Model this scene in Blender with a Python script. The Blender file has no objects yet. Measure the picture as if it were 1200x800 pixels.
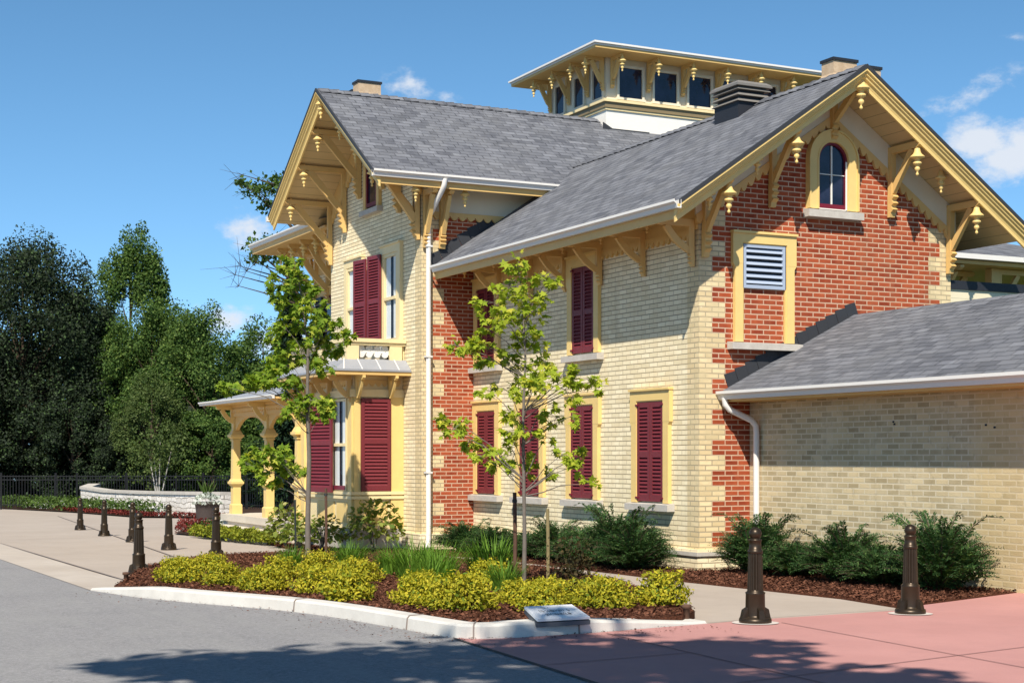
import bpy, math, random
import numpy as np
from mathutils import Vector, Matrix
R = math.radians
random.seed(7); rng = np.random.default_rng(7)
scn = bpy.context.scene
col = scn.collection

# ------------------------------------------------------------------ camera, sky, sun, exposure
cam_d = bpy.data.cameras.new('camera'); cam = bpy.data.objects.new('camera', cam_d); col.objects.link(cam)
cam_d.sensor_width = 36.0; cam_d.lens = 54.69; cam_d.shift_y = 0.1125
cam_d.clip_start = 0.1; cam_d.clip_end = 6000
CAM = Vector((18.498, -12.199, 1.5)); HEAD = R(26.552)
FV = Vector((-math.cos(HEAD), math.sin(HEAD), 0)); RV = Vector((math.sin(HEAD), math.cos(HEAD), 0))
cam.location = CAM
cam.rotation_euler = (R(90), 0, math.atan2(-FV.x, FV.y))
scn.camera = cam

SUN = Vector((1.0, -0.763, 1.33)).normalized()
SUN_EL = math.asin(SUN.z); SUN_AZ = math.atan2(SUN.x, SUN.y)
world = bpy.data.worlds.new('World'); scn.world = world; world.use_nodes = True
def build_world():
    nt = world.node_tree; N = nt.nodes; L = nt.links
    N.clear()
    out = N.new('ShaderNodeOutputWorld'); bg = N.new('ShaderNodeBackground'); bg.inputs['Strength'].default_value = 0.070
    sky = N.new('ShaderNodeTexSky'); sky.sky_type = 'NISHITA'; sky.sun_disc = False
    sky.sun_elevation = SUN_EL; sky.sun_rotation = SUN_AZ
    sky.altitude = 600; sky.air_density = 1.0; sky.dust_density = 0.15; sky.ozone_density = 3.0
    hs = N.new('ShaderNodeHueSaturation'); hs.inputs['Saturation'].default_value = 1.16; hs.inputs['Hue'].default_value = .491; hs.inputs['Value'].default_value = 1.0
    L.new(sky.outputs[0], hs.inputs['Color'])
    tc = N.new('ShaderNodeTexCoord'); D = tc.outputs['Generated']
    lift = N.new('ShaderNodeMapping'); lift.inputs['Location'].default_value = (0, 0, .10); L.new(D, lift.inputs['Vector'])
    nrm = N.new('ShaderNodeVectorMath'); nrm.operation = 'NORMALIZE'; L.new(lift.outputs[0], nrm.inputs[0]); L.new(nrm.outputs[0], sky.inputs['Vector'])
    def vm(op, a, b=None):
        n = N.new('ShaderNodeVectorMath'); n.operation = op
        for i, v in enumerate((a, b)):
            if v is None: continue
            if isinstance(v, (tuple, Vector)): n.inputs[i].default_value = tuple(v)
            else: L.new(v, n.inputs[i])
        return n
    def ma(op, a, b=None, c=None, clamp=False):
        n = N.new('ShaderNodeMath'); n.operation = op; n.use_clamp = clamp
        for i, v in enumerate((a, b, c)):
            if v is None: continue
            if isinstance(v, (int, float)): n.inputs[i].default_value = v
            else: L.new(v, n.inputs[i])
        return n.outputs[0]
    sz = N.new('ShaderNodeSeparateXYZ'); L.new(D, sz.inputs[0])
    lowb = N.new('ShaderNodeMapRange'); lowb.inputs['From Min'].default_value = .05; lowb.inputs['From Max'].default_value = .65; lowb.inputs['To Min'].default_value = 2.0; lowb.inputs['To Max'].default_value = 1.0
    L.new(sz.outputs[2], lowb.inputs['Value']); hs2 = N.new('ShaderNodeHueSaturation'); L.new(hs.outputs[0], hs2.inputs['Color']); L.new(lowb.outputs[0], hs2.inputs['Value']); hs = hs2
    nz = N.new('ShaderNodeTexNoise'); nz.inputs['Scale'].default_value = 55; nz.inputs['Detail'].default_value = 9; nz.inputs['Roughness'].default_value = 0.62
    mp = N.new('ShaderNodeMapping'); mp.inputs['Scale'].default_value = (1, 1, 1.7)
    L.new(D, mp.inputs['Vector']); L.new(mp.outputs[0], nz.inputs['Vector'])
    # clouds stand low in the sky: azimuth / elevation (degrees) of each puff and its half sizes
    puffs = [  # az right of view, el, half w, half h, tilt, weight
        (16.9, 10.9, 1.45, 0.95, 0, 1.15), (18.4, 10.6, 1.6, 1.1, 0, 1.2), (17.6, 10.3, 1.7, .8, 0, 1.1), (20.5, 10.2, 2.2, 1.3, 0, 1.1),
        (16.4, 12.6, 1.55, 0.45, .42, .55), (15.3, 12.2, 1.0, 0.4, .5, .45), (17.8, 14.4, .5, .18, 0, .4),
        (-3.8, 13.45, .85, 0.5, .1, .72), (-2.3, 13.0, .42, .3, 0, .5),
        (-9.6, 8.1, 1.0, .7, 0, .9), (-10.4, 4.9, 1.3, .6, 0, .85), (-8.6, 4.2, 1.6, .8, 0, .85), (-12.2, 3.6, 1.6, .6, 0, .6)]
    best = None
    for az, el, hw, hh, tilt, wgt in puffs:
        hw *= 1.3; hh *= 1.3; a = R(az); e = R(el)
        d0 = (FV * math.cos(a) + RV * math.sin(a)) * math.cos(e) + Vector((0, 0, math.sin(e)))
        t = RV * math.cos(a) - FV * math.sin(a)
        u = d0.cross(t); u = u if u.z > 0 else -u
        t2 = t * math.cos(tilt) + u * math.sin(tilt); u2 = u * math.cos(tilt) - t * math.sin(tilt)
        df = vm('SUBTRACT', D, d0).outputs[0]
        x = vm('DOT_PRODUCT', df, t2 / R(hw)).outputs['Value']; y = vm('DOT_PRODUCT', df, u2 / R(hh)).outputs['Value']
        r2 = ma('ADD', ma('MULTIPLY', x, x), ma('MULTIPLY', y, y))
        v = ma('MULTIPLY', ma('SUBTRACT', 1.0, ma('SQRT', r2)), wgt)
        best = v if best is None else ma('MAXIMUM', best, v)
    dens = ma('ADD', best, ma('MULTIPLY', ma('SUBTRACT', nz.outputs['Fac'], 0.5), 1.9))
    mr = N.new('ShaderNodeMapRange'); mr.interpolation_type = 'SMOOTHSTEP'
    mr.inputs['From Min'].default_value = 0.08; mr.inputs['From Max'].default_value = 0.95
    L.new(dens, mr.inputs['Value'])
    gate = N.new('ShaderNodeMapRange'); gate.inputs['From Min'].default_value = -0.25; gate.inputs['From Max'].default_value = 0.2
    L.new(best, gate.inputs['Value'])
    mask = ma('MULTIPLY', ma('MULTIPLY', mr.outputs[0], gate.outputs[0]), .92)
    mix = N.new('ShaderNodeMix'); mix.data_type = 'RGBA'
    L.new(mask, mix.inputs['Factor']); L.new(hs.outputs[0], mix.inputs['A']); mix.inputs['B'].default_value = (8.3, 8.8, 9.6, 1)
    L.new(mix.outputs['Result'], bg.inputs['Color']); L.new(bg.outputs[0], out.inputs['Surface'])
build_world()
sd = bpy.data.lights.new('sun', 'SUN'); sun = bpy.data.objects.new('sun', sd); col.objects.link(sun)
sd.energy = 5.0; sd.angle = R(0.53); sd.color = (1.0, 0.93, 0.82)
sun.rotation_euler = (-SUN).to_track_quat('-Z', 'Y').to_euler(); sun.location = (30, -30, 40)
vs = scn.view_settings; vs.view_transform = 'Standard'; vs.look = 'None'; vs.exposure = 0.45; vs.gamma = 1; vs.use_curve_mapping = False

# ------------------------------------------------------------------ materials
MATS = {}
class G:
    """small node-graph helper"""
    def __init__(s, name):
        s.m = bpy.data.materials.new(name); s.m.use_nodes = True; s.nt = s.m.node_tree; s.N = s.nt.nodes; s.L = s.nt.links
        s.b = s.N['Principled BSDF']; s.out = s.N['Material Output']; MATS[name] = s.m
        s.tc = s.N.new('ShaderNodeTexCoord')
    def lk(s, v, sock):
        if isinstance(v, (int, float)): sock.default_value = v
        elif isinstance(v, (tuple, list)): sock.default_value = tuple(v) if len(v) == len(sock.default_value) else (*v, 1)
        else: s.L.new(v, sock)
    def math(s, op, a, b=None, c=None, clamp=False):
        n = s.N.new('ShaderNodeMath'); n.operation = op; n.use_clamp = clamp
        for i, v in enumerate((a, b, c)):
            if v is not None: s.lk(v, n.inputs[i])
        return n.outputs[0]
    def sep(s, v=None):
        n = s.N.new('ShaderNodeSeparateXYZ'); s.L.new(v or s.tc.outputs['Object'], n.inputs[0]); return n.outputs
    def comb(s, x, y, z=0.0):
        n = s.N.new('ShaderNodeCombineXYZ')
        for i, v in enumerate((x, y, z)): s.lk(v, n.inputs[i])
        return n.outputs[0]
    def noise(s, scale, detail=4, rough=.55, vec=None, dist=0):
        n = s.N.new('ShaderNodeTexNoise'); n.inputs['Scale'].default_value = scale; n.inputs['Detail'].default_value = detail
        n.inputs['Roughness'].default_value = rough; n.inputs['Distortion'].default_value = dist
        s.L.new(vec or s.tc.outputs['Object'], n.inputs['Vector']); return n.outputs['Fac']
    def ramp(s, v, lo, hi, a=0., b=1.):
        n = s.N.new('ShaderNodeMapRange'); s.L.new(v, n.inputs['Value'])
        n.inputs['From Min'].default_value = lo; n.inputs['From Max'].default_value = hi
        n.inputs['To Min'].default_value = a; n.inputs['To Max'].default_value = b; return n.outputs[0]
    def mix(s, f, a, b, mode='MIX'):
        n = s.N.new('ShaderNodeMix'); n.data_type = 'RGBA'; n.blend_type = mode
        s.lk(f, n.inputs['Factor']); s.lk(a, n.inputs['A']); s.lk(b, n.inputs['B']); return n.outputs['Result']
    def bump(s, h, strength=.3, dist=.01):
        n = s.N.new('ShaderNodeBump'); n.inputs['Strength'].default_value = strength; n.inputs['Distance'].default_value = dist
        s.L.new(h, n.inputs['Height']); s.L.new(n.outputs[0], s.b.inputs['Normal'])
    def brick(s, vec, w, h, mortar, c1, c2, cm, bias=0., off=.5, smooth=.1):
        n = s.N.new('ShaderNodeTexBrick'); n.inputs['Scale'].default_value = 1; n.inputs['Brick Width'].default_value = w
        n.inputs['Row Height'].default_value = h; n.inputs['Mortar Size'].default_value = mortar; n.inputs['Mortar Smooth'].default_value = smooth
        n.inputs['Bias'].default_value = bias; n.offset = off
        s.L.new(vec, n.inputs['Vector']); s.lk(c1, n.inputs['Color1']); s.lk(c2, n.inputs['Color2']); s.lk(cm, n.inputs['Mortar'])
        return n.outputs['Color'], n.outputs['Fac']
    def col(s, c): s.lk(c, s.b.inputs['Base Color'])
    def rough(s, v, spec=.3):
        s.lk(v, s.b.inputs['Roughness']); s.b.inputs['Specular IOR Level'].default_value = spec

def wall_uv(g):
    geo = g.N.new('ShaderNodeNewGeometry'); n = g.sep(geo.outputs['Normal']); p = g.sep()
    isx = g.math('GREATER_THAN', g.math('ABSOLUTE', n[0]), .6)
    mx = g.N.new('ShaderNodeMix'); g.L.new(isx, mx.inputs[0]); g.L.new(p[0], mx.inputs[2]); g.L.new(p[1], mx.inputs[3])
    return g.comb(mx.outputs[0], p[2]), p

def brick_mat(name, kind, quoin=None):
    g = G(name); uv, p = wall_uv(g)
    def course(w, c1, c2, cm, mort):
        return g.brick(uv, w, .0725, mort, c1, c2, cm, 0., .5, .15)
    yel, yf = course(.222, (.80, .645, .385), (.62, .485, .27), (.39, .32, .21), .0095)
    blk = g.brick(uv, .222, .0725, .0, (1, 1, 1), (.55, .52, .46), (1, 1, 1))[0]
    yel = g.mix(g.ramp(g.noise(3.2, 3, .6), .42, .75), yel, (.56, .46, .27))
    yel = g.mix(g.ramp(g.noise(14, 5, .7), .60, .85), yel, (.80, .72, .52))
    red, rf = course(.222, (.38, .080, .032), (.235, .042, .019), (.55, .38, .26), .009)
    red = g.mix(g.ramp(g.noise(5, 3, .6), .45, .8), red, g.mix(.5, red, (.50, .14, .06)))
    if kind == 'yellow':
        c, f = course(.222, (.90, .79, .545), (.75, .64, .41), (.60, .50, .33), .0085)
        c = g.mix(g.ramp(g.noise(3.2, 3, .6), .45, .8, 0, .7), c, (.70, .56, .33)); c = g.mix(g.ramp(g.noise(11, 5, .75), .58, .8, 0, .8), c, (.95, .87, .68)); c = g.mix(g.ramp(g.noise(16, 4, .75), .62, .8, 0, .6), c, (.46, .37, .23))
        wv = g.math('ADD', p[2], g.math('MULTIPLY', g.noise(7, 3), .010)); bj = g.math('LESS_THAN', g.math('FRACT', g.math('DIVIDE', g.math('ADD', wv, .003), .0725)), .155)
        c = g.mix(g.math('MULTIPLY', bj, g.ramp(g.noise(6, 3, .7), .3, .7, .45, .9)), c, (.24, .19, .125)); f = g.math('MAXIMUM', g.math('MULTIPLY', f, .5), bj)  # bed joints coloured dark for the thin shadow lines lying in them
    elif kind == 'tan':
        c, f = course(.222, (.62, .50, .30), (.37, .295, .17), (.62, .54, .38), .0105)
        c = g.mix(g.ramp(g.noise(2.0, 4, .7), .45, .7, 0, .45), c, (.68, .58, .40))
        c = g.mix(g.ramp(g.noise(7.0, 4, .7), .56, .75, 0, .6), c, (.30, .235, .14))
        px = g.math('ADD', p[0], g.math('MULTIPLY', g.noise(9, 2), .25))
        c = g.mix(g.math('MULTIPLY', g.ramp(px, 4.55, 4.85), .35), c, (.58, .42, .18))
    else: c, f = red, rf
    if quoin:
        axis, a, b = quoin
        v = p[axis]; d = g.math('SUBTRACT', v, a)
        if b is not None: d = g.math('MINIMUM', d, g.math('SUBTRACT', b, v))
        row = g.math('FLOOR', g.math('DIVIDE', p[2], .0725)); par = g.math('LESS_THAN', g.math('FLOORED_MODULO', row, 6.0), 3.0)
        lim = g.math('MULTIPLY_ADD', par, .222, .222)
        inq = g.math('LESS_THAN', d, lim); c = g.mix(inq, red, yel)
    # weather streaks with a shape of their own
    st = g.noise(1.0, 5, .65, g.comb(g.math('MULTIPLY', uv.node.inputs[0].links[0].from_socket, 3.0), g.math('MULTIPLY', p[2], .35)))
    c = g.mix(g.ramp(st, .55, .85, 0, .35), c, (.22, .17, .10))
    g.col(c); g.rough(.9, .15)
    h = g.math('ADD', g.math('MULTIPLY', f, -1.0), g.math('MULTIPLY', g.noise(60, 4), .5))
    g.bump(h, .55, .012); return g.m
brick_mat('yellow_brick', 'yellow'); brick_mat('red_brick', 'red')
brick_mat('red_brick_quoined', 'red', (1, 0.0, 4.633)); brick_mat('red_brick_wing', 'red', (1, -1.042, None)); brick_mat('tan_brick', 'tan')

def paint(name, c, rough=.45, var=.12, planks=None):
    g = G(name); n = g.noise(4, 5, .6); n2 = g.noise(35, 4, .6)
    cc = g.mix(g.ramp(n, .35, .75, 0, var * 2), c, tuple(x * .72 for x in c))
    cc = g.mix(g.ramp(n2, .62, .8, 0, .25), cc, tuple(x * .8 for x in c))
    h = g.noise(80, 3)
    if planks:
        p = g.sep(); v = p['XYZ'.index(planks[0])]
        w = g.math('FRACT', g.math('DIVIDE', v, planks[1]))
        ln = g.math('LESS_THAN', w, .055)
        cc = g.mix(g.math('MULTIPLY', ln, .7), cc, tuple(x * .35 for x in c))
        h = g.math('SUBTRACT', g.math('MULTIPLY', h, .1), ln)
    g.col(cc); g.rough(g.ramp(n2, .3, .7, rough - .08, rough + .12), .35); g.bump(h, .15, .004); return g.m
paint('yellow_paint', (.70, .455, .165), .5, .16); paint('bright_yellow_paint', (.77, .55, .205), .48, .16); paint('pale_yellow_paint', (.80, .645, .35), .5, .14)
paint('cream_paint', (.74, .66, .50), .5); paint('white_paint', (.80, .77, .70), .5)
paint('soffit_y', (.62, .46, .23), .6, .1, ('Y', .17)); paint('soffit_x', (.62, .46, .23), .6, .1, ('X', .17))
paint('pale_frieze', (.70, .63, .47), .6, .1); paint('siding_cream', (.76, .68, .48), .5, .1, ('Z', .11))
paint('cupola_white', (.80, .76, .68), .55, .06)
paint('gutter_white', (.74, .71, .66), .35, .05); paint('shutter_maroon', (.165, .023, .030), .48, .16); paint('sash_maroon', (.17, .012, .025), .4)
paint('vent_blue_grey', (.36, .42, .52), .4, .05); paint('vent_taupe', (.20, .185, .165), .45); paint('dark_metal', (.022, .024, .03), .5); paint('belt_brown', (.235, .175, .09), .5)
paint('black_iron', (.012, .012, .013), .45); paint('flashing', (.035, .037, .042), .6)
paint('tin_roof', (.30, .31, .335), .45, .15)

def stone(name, c, c2, scale=6, rough=.85, bump=.3, fine=90):
    g = G(name); n = g.noise(scale, 6, .65); f = g.noise(fine, 4, .7)
    cc = g.mix(g.ramp(n, .35, .7), c, c2); cc = g.mix(g.ramp(f, .35, .75, 0, .35), cc, tuple(x * .6 for x in c)); g.col(cc); g.rough(rough, .2); g.bump(f, bump, .006); return g.m
stone('sill_stone', (.56, .52, .46), (.44, .40, .35)); stone('kerb_concrete', (.66, .63, .57), (.54, .51, .46), 2.5)
stone('chimney_brick', (.58, .44, .30), (.45, .32, .20), 9)
def rubble(name):
    g = G(name); p = g.sep(); uv = g.comb(g.math('ADD', p[0], g.math('MULTIPLY', p[1], .8)), p[2])
    nv = g.N.new('ShaderNodeVectorMath'); nv.operation = 'ADD'; g.L.new(uv, nv.inputs[0])
    wob = g.math('MULTIPLY', g.math('SUBTRACT', g.noise(2.2, 2), .5), .22); g.L.new(g.comb(wob, wob), nv.inputs[1])
    c, f = g.brick(nv.outputs[0], .55, .17, .014, (.82, .77, .70), (.66, .61, .55), (.28, .25, .21), 0, .4)
    c = g.mix(g.ramp(g.noise(9, 5, .7), .5, .8), c, (.50, .46, .41)); g.col(c); g.rough(.9, .15); g.bump(g.math('SUBTRACT', g.noise(20, 4), f), .6, .03)
rubble('rubble_stone')

def shingle(name, axis, k):
    g = G(name); p = g.sep(); uv = g.comb(p[axis], g.math('MULTIPLY', p[2], k))
    c, f = g.brick(uv, .31, .135, .010, (.195, .202, .225), (.074, .078, .092), (.022, .023, .028), -.05, .37, .3)
    c2, f2 = g.brick(uv, .17, .135, .0, (.105, .110, .128), (.25, .257, .28), (.1, .1, .1), 0., .61)
    c = g.mix(.42, c, c2)
    # each course darkens at its butt edge where the tabs overlap
    fr = g.math('FRACT', g.math('DIVIDE', g.math('MULTIPLY', p[2], k), .135))
    gr = g.noise(160, 3, .7); c = g.mix(g.ramp(gr, .4, .7, 0, .3), c, (.06, .063, .075))
    c = g.mix(g.ramp(g.noise(1.4, 4), .4, .7, 0, .25), c, (.20, .20, .20))
    g.col(c); g.rough(.95, .12)
    h = g.math('SUBTRACT', g.math('MULTIPLY', fr, -.8), g.math('MULTIPLY', f, .8)); g.bump(g.math('ADD', h, g.math('MULTIPLY', gr, .25)), .8, .022)
shingle('shingle_x', 0, 1.78); shingle('shingle_y', 1, 1.78); shingle('shingle_low', 0, 2.236)

def asphalt():
    g = G('asphalt'); n = g.noise(.55, 6, .6, dist=.6); f = g.noise(130, 3, .8); m = g.noise(9, 5, .7)
    c = g.mix(g.ramp(n, .35, .68), (.165, .164, .170), (.245, .24, .236))
    c = g.mix(g.ramp(m, .42, .7, 0, .55), c, (.125, .125, .13)); c = g.mix(g.ramp(g.noise(26, 7, .9), .44, .62, 0, .8), c, (.40, .385, .39)); c = g.mix(g.ramp(g.noise(21, 7, .9), .53, .66, 0, .75), c, (.085, .083, .09)); c = g.mix(g.ramp(g.noise(.9, 6, .75, dist=1.2), .60, .72, 0, .35), c, (.10, .10, .105))
    c = g.mix(g.ramp(f, .38, .68, 0, .75), c, (.30, .29, .28)); c = g.mix(g.ramp(g.noise(95, 2, .8), .56, .7, 0, .6), c, (.06, .06, .062))
    st = g.noise(1.2, 5, .7, g.comb(g.math('MULTIPLY', g.sep()[0], .35), g.math('MULTIPLY', g.sep()[1], 2.2)))
    c = g.mix(g.ramp(st, .46, .68, 0, .6), c, (.28, .275, .265))
    g.col(c); g.rough(.92, .2); g.bump(f, .5, .008)
asphalt()
def concrete(name, a, b, spot):
    g = G(name); n = g.noise(.7, 6, .65); f = g.noise(140, 3, .7); m = g.noise(3.4, 5, .7)
    c = g.mix(g.ramp(n, .35, .7), a, b); c = g.mix(g.ramp(m, .5, .75, 0, .3), c, spot); c = g.mix(g.ramp(f, .4, .7, 0, .3), c, tuple(x * .65 for x in a))
    g.col(c); g.rough(.88, .2); g.bump(f, .25, .004)
concrete('walk_concrete', (.44, .375, .315), (.385, .325, .27), (.32, .27, .225)); concrete('apron_concrete', (.50, .44, .375), (.42, .36, .30), (.34, .29, .25))
concrete('pink_concrete', (.51, .26, .235), (.44, .22, .20), (.38, .21, .195)); concrete('porch_concrete', (.66, .59, .48), (.58, .5, .4), (.45, .4, .33))
concrete('collar_concrete', (.62, .55, .5), (.55, .5, .45), (.5, .45, .4))
def simple(name, c, rough=.5, metal=0., spec=.4, n=0):
    g = G(name); 
    g.col(g.mix(g.ramp(g.noise(18, 4), .35, .7, 0, .5), c, tuple(x * .6 for x in c)) if n else c); g.rough(rough, spec); g.b.inputs['Metallic'].default_value = metal; return g.m
simple('bronze', (.050, .034, .020), .38, .6, .5, 1); simple('joint_dark', (.07, .06, .055), .9); simple('pink_joint', (.24, .125, .115), .9); simple('fine_joint', (.23, .19, .165), .9)
simple('soil', (.055, .032, .022), .95, 0, .1, 1); simple('lawn_green', (.05, .075, .022), .95, 0, .1, 1)
simple('bark_grey', (.17, .145, .12), .9, 0, .15, 1); simple('bark_brown', (.07, .05, .035), .9, 0, .15, 1); simple('bark_pale', (.42, .40, .36), .9, 0, .15, 1)
simple('stake_brown', (.11, .06, .04), .8, 0, .2, 1); simple('stake_tan', (.24, .19, .09), .8, 0, .2, 1); simple('stake_dark', (.02, .025, .022), .6)
simple('curtain', (.80, .79, .76), .9, 0, .1); simple('dark_room', (.010, .012, .02), .7); simple('sign_ink', (.05, .055, .06), .6); simple('pot_brown', (.06, .045, .04), .6, 0, .3, 1)
simple('sign_plate', (.80, .80, .79), .5, 0, .3, 0); simple('sign_back', (.09, .095, .105), .45)
simple('tree_tie', (.03, .03, .03), .7)
def mulch():
    g = G('mulch_soil'); f = g.noise(45, 5, .8); c = g.mix(g.ramp(f, .35, .65), (.035, .014, .008), (.175, .065, .035)); g.col(c); g.rough(.95, .1); g.bump(f, 1., .03)
mulch()
g = G('mulch_chip'); geo = g.N.new('ShaderNodeNewGeometry'); g.col(g.mix(geo.outputs['Random Per Island'], (.035, .014, .009), (.20, .085, .05))); g.rough(.95, .1)
def glass(name, tint=(.9, .93, .95)):
    g = G(name); tr = g.N.new('ShaderNodeBsdfTransparent'); tr.inputs[0].default_value = (*tint, 1); gl = g.N.new('ShaderNodeBsdfGlossy'); gl.inputs['Roughness'].default_value = .02
    fr = g.N.new('ShaderNodeLayerWeight'); fr.inputs['Blend'].default_value = .12; mx = g.N.new('ShaderNodeMixShader')
    g.L.new(g.math('ADD', g.math('MULTIPLY', g.math('POWER', fr.outputs['Facing'], 4.0), .5), .04), mx.inputs[0]); g.L.new(tr.outputs[0], mx.inputs[1]); g.L.new(gl.outputs[0], mx.inputs[2]); g.L.new(mx.outputs[0], g.out.inputs[0])
glass('window_glass')
g = G('dark_glass'); g.col(g.mix(g.ramp(g.noise(3, 3), .4, .7), (.006, .008, .02), (.02, .024, .05))); g.rough(.06, .5)

def leaf(name, a, b, trans=.35, bright=None, rough=.65):
    """a..b: colour range over leaves"""
    g = G(name); geo = g.N.new('ShaderNodeNewGeometry'); r = geo.outputs['Random Per Island']
    c = g.mix(r, a, b)
    if bright: c = g.mix(g.ramp(r, .82, .95), c, bright)
    c = g.mix(g.ramp(g.noise(.8, 3), .4, .65, 0, .4), c, tuple(x * .62 for x in a))
    g.col(c); g.rough(rough, .18)
    t = g.N.new('ShaderNodeBsdfTranslucent'); g.L.new(g.mix(1.0, c, (1.0, 1.05, .35, 1), 'MULTIPLY'), t.inputs[0])
    mx = g.N.new('ShaderNodeMixShader'); mx.inputs[0].default_value = trans
    g.L.new(g.b.outputs[0], mx.inputs[1]); g.L.new(t.outputs[0], mx.inputs[2]); g.L.new(mx.outputs[0], g.out.inputs[0])
leaf('maple_leaf', (.26, .36, .025), (.50, .54, .05), .45, (.62, .56, .08)); leaf('maple_leaf_deep', (.13, .24, .022), (.36, .46, .045), .45, (.52, .54, .07))
leaf('spirea_leaf', (.27, .29, .018), (.74, .60, .05), .35, (.12, .20, .025)); leaf('barberry_leaf', (.03, .035, .014), (.09, .06, .022), .2)
leaf('yew_leaf', (.022, .062, .018), (.060, .125, .034), .2, (.12, .19, .05)); leaf('lily_leaf', (.09, .20, .02), (.21, .36, .045), .4)
leaf('hydrangea_leaf', (.13, .20, .04), (.36, .38, .08), .4, (.48, .44, .18)); leaf('juniper_leaf', (.14, .19, .02), (.34, .34, .03), .25)
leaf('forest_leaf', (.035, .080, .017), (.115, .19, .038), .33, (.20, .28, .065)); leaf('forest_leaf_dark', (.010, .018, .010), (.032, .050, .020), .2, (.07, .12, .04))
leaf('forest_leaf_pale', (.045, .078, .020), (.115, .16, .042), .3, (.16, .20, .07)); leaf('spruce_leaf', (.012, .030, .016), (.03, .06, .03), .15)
leaf('red_flower', (.10, .02, .014), (.24, .035, .03), .2); leaf('white_flower', (.6, .6, .56), (.8, .8, .76), .2); leaf('bed_leaf', (.05, .10, .02), (.12, .18, .04), .3)
leaf('dusty_leaf', (.45, .5, .45), (.7, .72, .66), .2)

# ------------------------------------------------------------------ mesh helpers
class MB:
    def __init__(s): s.v = []; s.f = []; s.sm = []
    def add(s, vs, fs, smooth=False):
        o = len(s.v); s.v += [tuple(v) for v in vs]; s.f += [tuple(i + o for i in f) for f in fs]; s.sm += [smooth] * len(fs)
    def box(s, x0, x1, y0, y1, z0, z1):
        s.add([(x0, y0, z0), (x1, y0, z0), (x1, y1, z0), (x0, y1, z0), (x0, y0, z1), (x1, y0, z1), (x1, y1, z1), (x0, y1, z1)],
              [(3, 2, 1, 0), (4, 5, 6, 7), (0, 1, 5, 4), (1, 2, 6, 5), (2, 3, 7, 6), (3, 0, 4, 7)])
    def fbox(s, fr, a0, a1, n0, n1, z0, z1):
        """box in a wall frame: a along the wall, n outward, z up"""
        o, t, n = fr; P = lambda a, d, z: (o[0] + t[0] * a + n[0] * d, o[1] + t[1] * a + n[1] * d, o[2] + z)
        vs = [P(a0, n0, z0), P(a1, n0, z0), P(a1, n1, z0), P(a0, n1, z0), P(a0, n0, z1), P(a1, n0, z1), P(a1, n1, z1), P(a0, n1, z1)]
        s.add(vs, [(3, 2, 1, 0), (4, 5, 6, 7), (0, 1, 5, 4), (1, 2, 6, 5), (2, 3, 7, 6), (3, 0, 4, 7)])
    def prism(s, poly, ext):
        """poly: 3D points of a planar outline, ext: extrusion vector"""
        n = len(poly); e = Vector(ext); a = [Vector(p) for p in poly]; b = [p + e for p in a]
        s.add(a + b, [tuple(range(n))[::-1], tuple(range(n, 2 * n))] + [(i, (i + 1) % n, n + (i + 1) % n, n + i) for i in range(n)])
    def fprism(s, fr, pts, d0, d1, plane='nz'):
        """outline in (n,z) extruded along a (plane 'nz'), or in (a,z) extruded along n (plane 'az')"""
        o, t, n = Vector(fr[0]), Vector(fr[1]), Vector(fr[2]); Z = Vector((0, 0, 1))
        if plane == 'nz': s.prism([o + n * p + Z * q + t * d0 for p, q in pts], t * (d1 - d0))
        else: s.prism([o + t * p + Z * q + n * d0 for p, q in pts], n * (d1 - d0))
    def lathe(s, c, prof, seg=16, smooth=True):
        vs = []; fs = []; m = len(prof)
        for r, z in prof:
            for k in range(seg):
                a = 2 * math.pi * k / seg; vs.append((c[0] + r * math.cos(a), c[1] + r * math.sin(a), c[2] + z))
        for i in range(m - 1):
            for k in range(seg):
                k2 = (k + 1) % seg; fs.append((i * seg + k2, i * seg + k, (i + 1) * seg + k, (i + 1) * seg + k2))
        s.add(vs, fs, smooth); s.add(vs[:seg], [tuple(range(seg))[::1]]); s.add(vs[-seg:], [tuple(range(seg))[::-1]])
    def tube(s, pts, rad, seg=8, smooth=True):
        pts = [Vector(p) for p in pts]; n = len(pts); rad = rad if isinstance(rad, (list, tuple)) else [rad] * n
        vs = []; fs = []; prev = None
        for i, p in enumerate(pts):
            d = (pts[min(i + 1, n - 1)] - pts[max(i - 1, 0)]).normalized()
            if prev is None: u = d.orthogonal().normalized()
            else: u = (prev - d * prev.dot(d)); u = u.normalized() if u.length > 1e-6 else d.orthogonal().normalized()
            prev = u; w = d.cross(u)
            for k in range(seg):
                a = 2 * math.pi * k / seg; vs.append(p + (u * math.cos(a) + w * math.sin(a)) * rad[i])
        for i in range(n - 1):
            for k in range(seg):
                k2 = (k + 1) % seg; fs.append((i * seg + k, i * seg + k2, (i + 1) * seg + k2, (i + 1) * seg + k))
        s.add(vs, fs, smooth); s.add(vs[:seg], [tuple(range(seg))[::-1]]); s.add(vs[-seg:], [tuple(range(seg))])
    def build(s, name, mat, parent=None, loc=None):
        me = bpy.data.meshes.new(name); off = Vector(loc) if loc is not None else Vector((0, 0, 0))
        me.from_pydata([tuple(Vector(v) - off) for v in s.v], [], s.f); me.polygons.foreach_set('use_smooth', s.sm); me.update()
        me.materials.append(MATS[mat]); o = bpy.data.objects.new(name, me); col.objects.link(o)
        if parent is not None: o.parent = parent
        if loc is not None: o.location = off
        return o
def tag(o, label=None, cat=None, group=None, kind=None):
    if label: o['label'] = label
    if cat: o['category'] = cat
    if group: o['group'] = group
    if kind: o['kind'] = kind
    return o
def thing(name, label, cat, loc=(0, 0, 0), rz=0, group=None):
    o = bpy.data.objects.new(name, None); o.empty_display_size = .2; col.objects.link(o); o.location = loc; o.rotation_euler = (0, 0, rz)
    return tag(o, label, cat, group)
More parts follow.
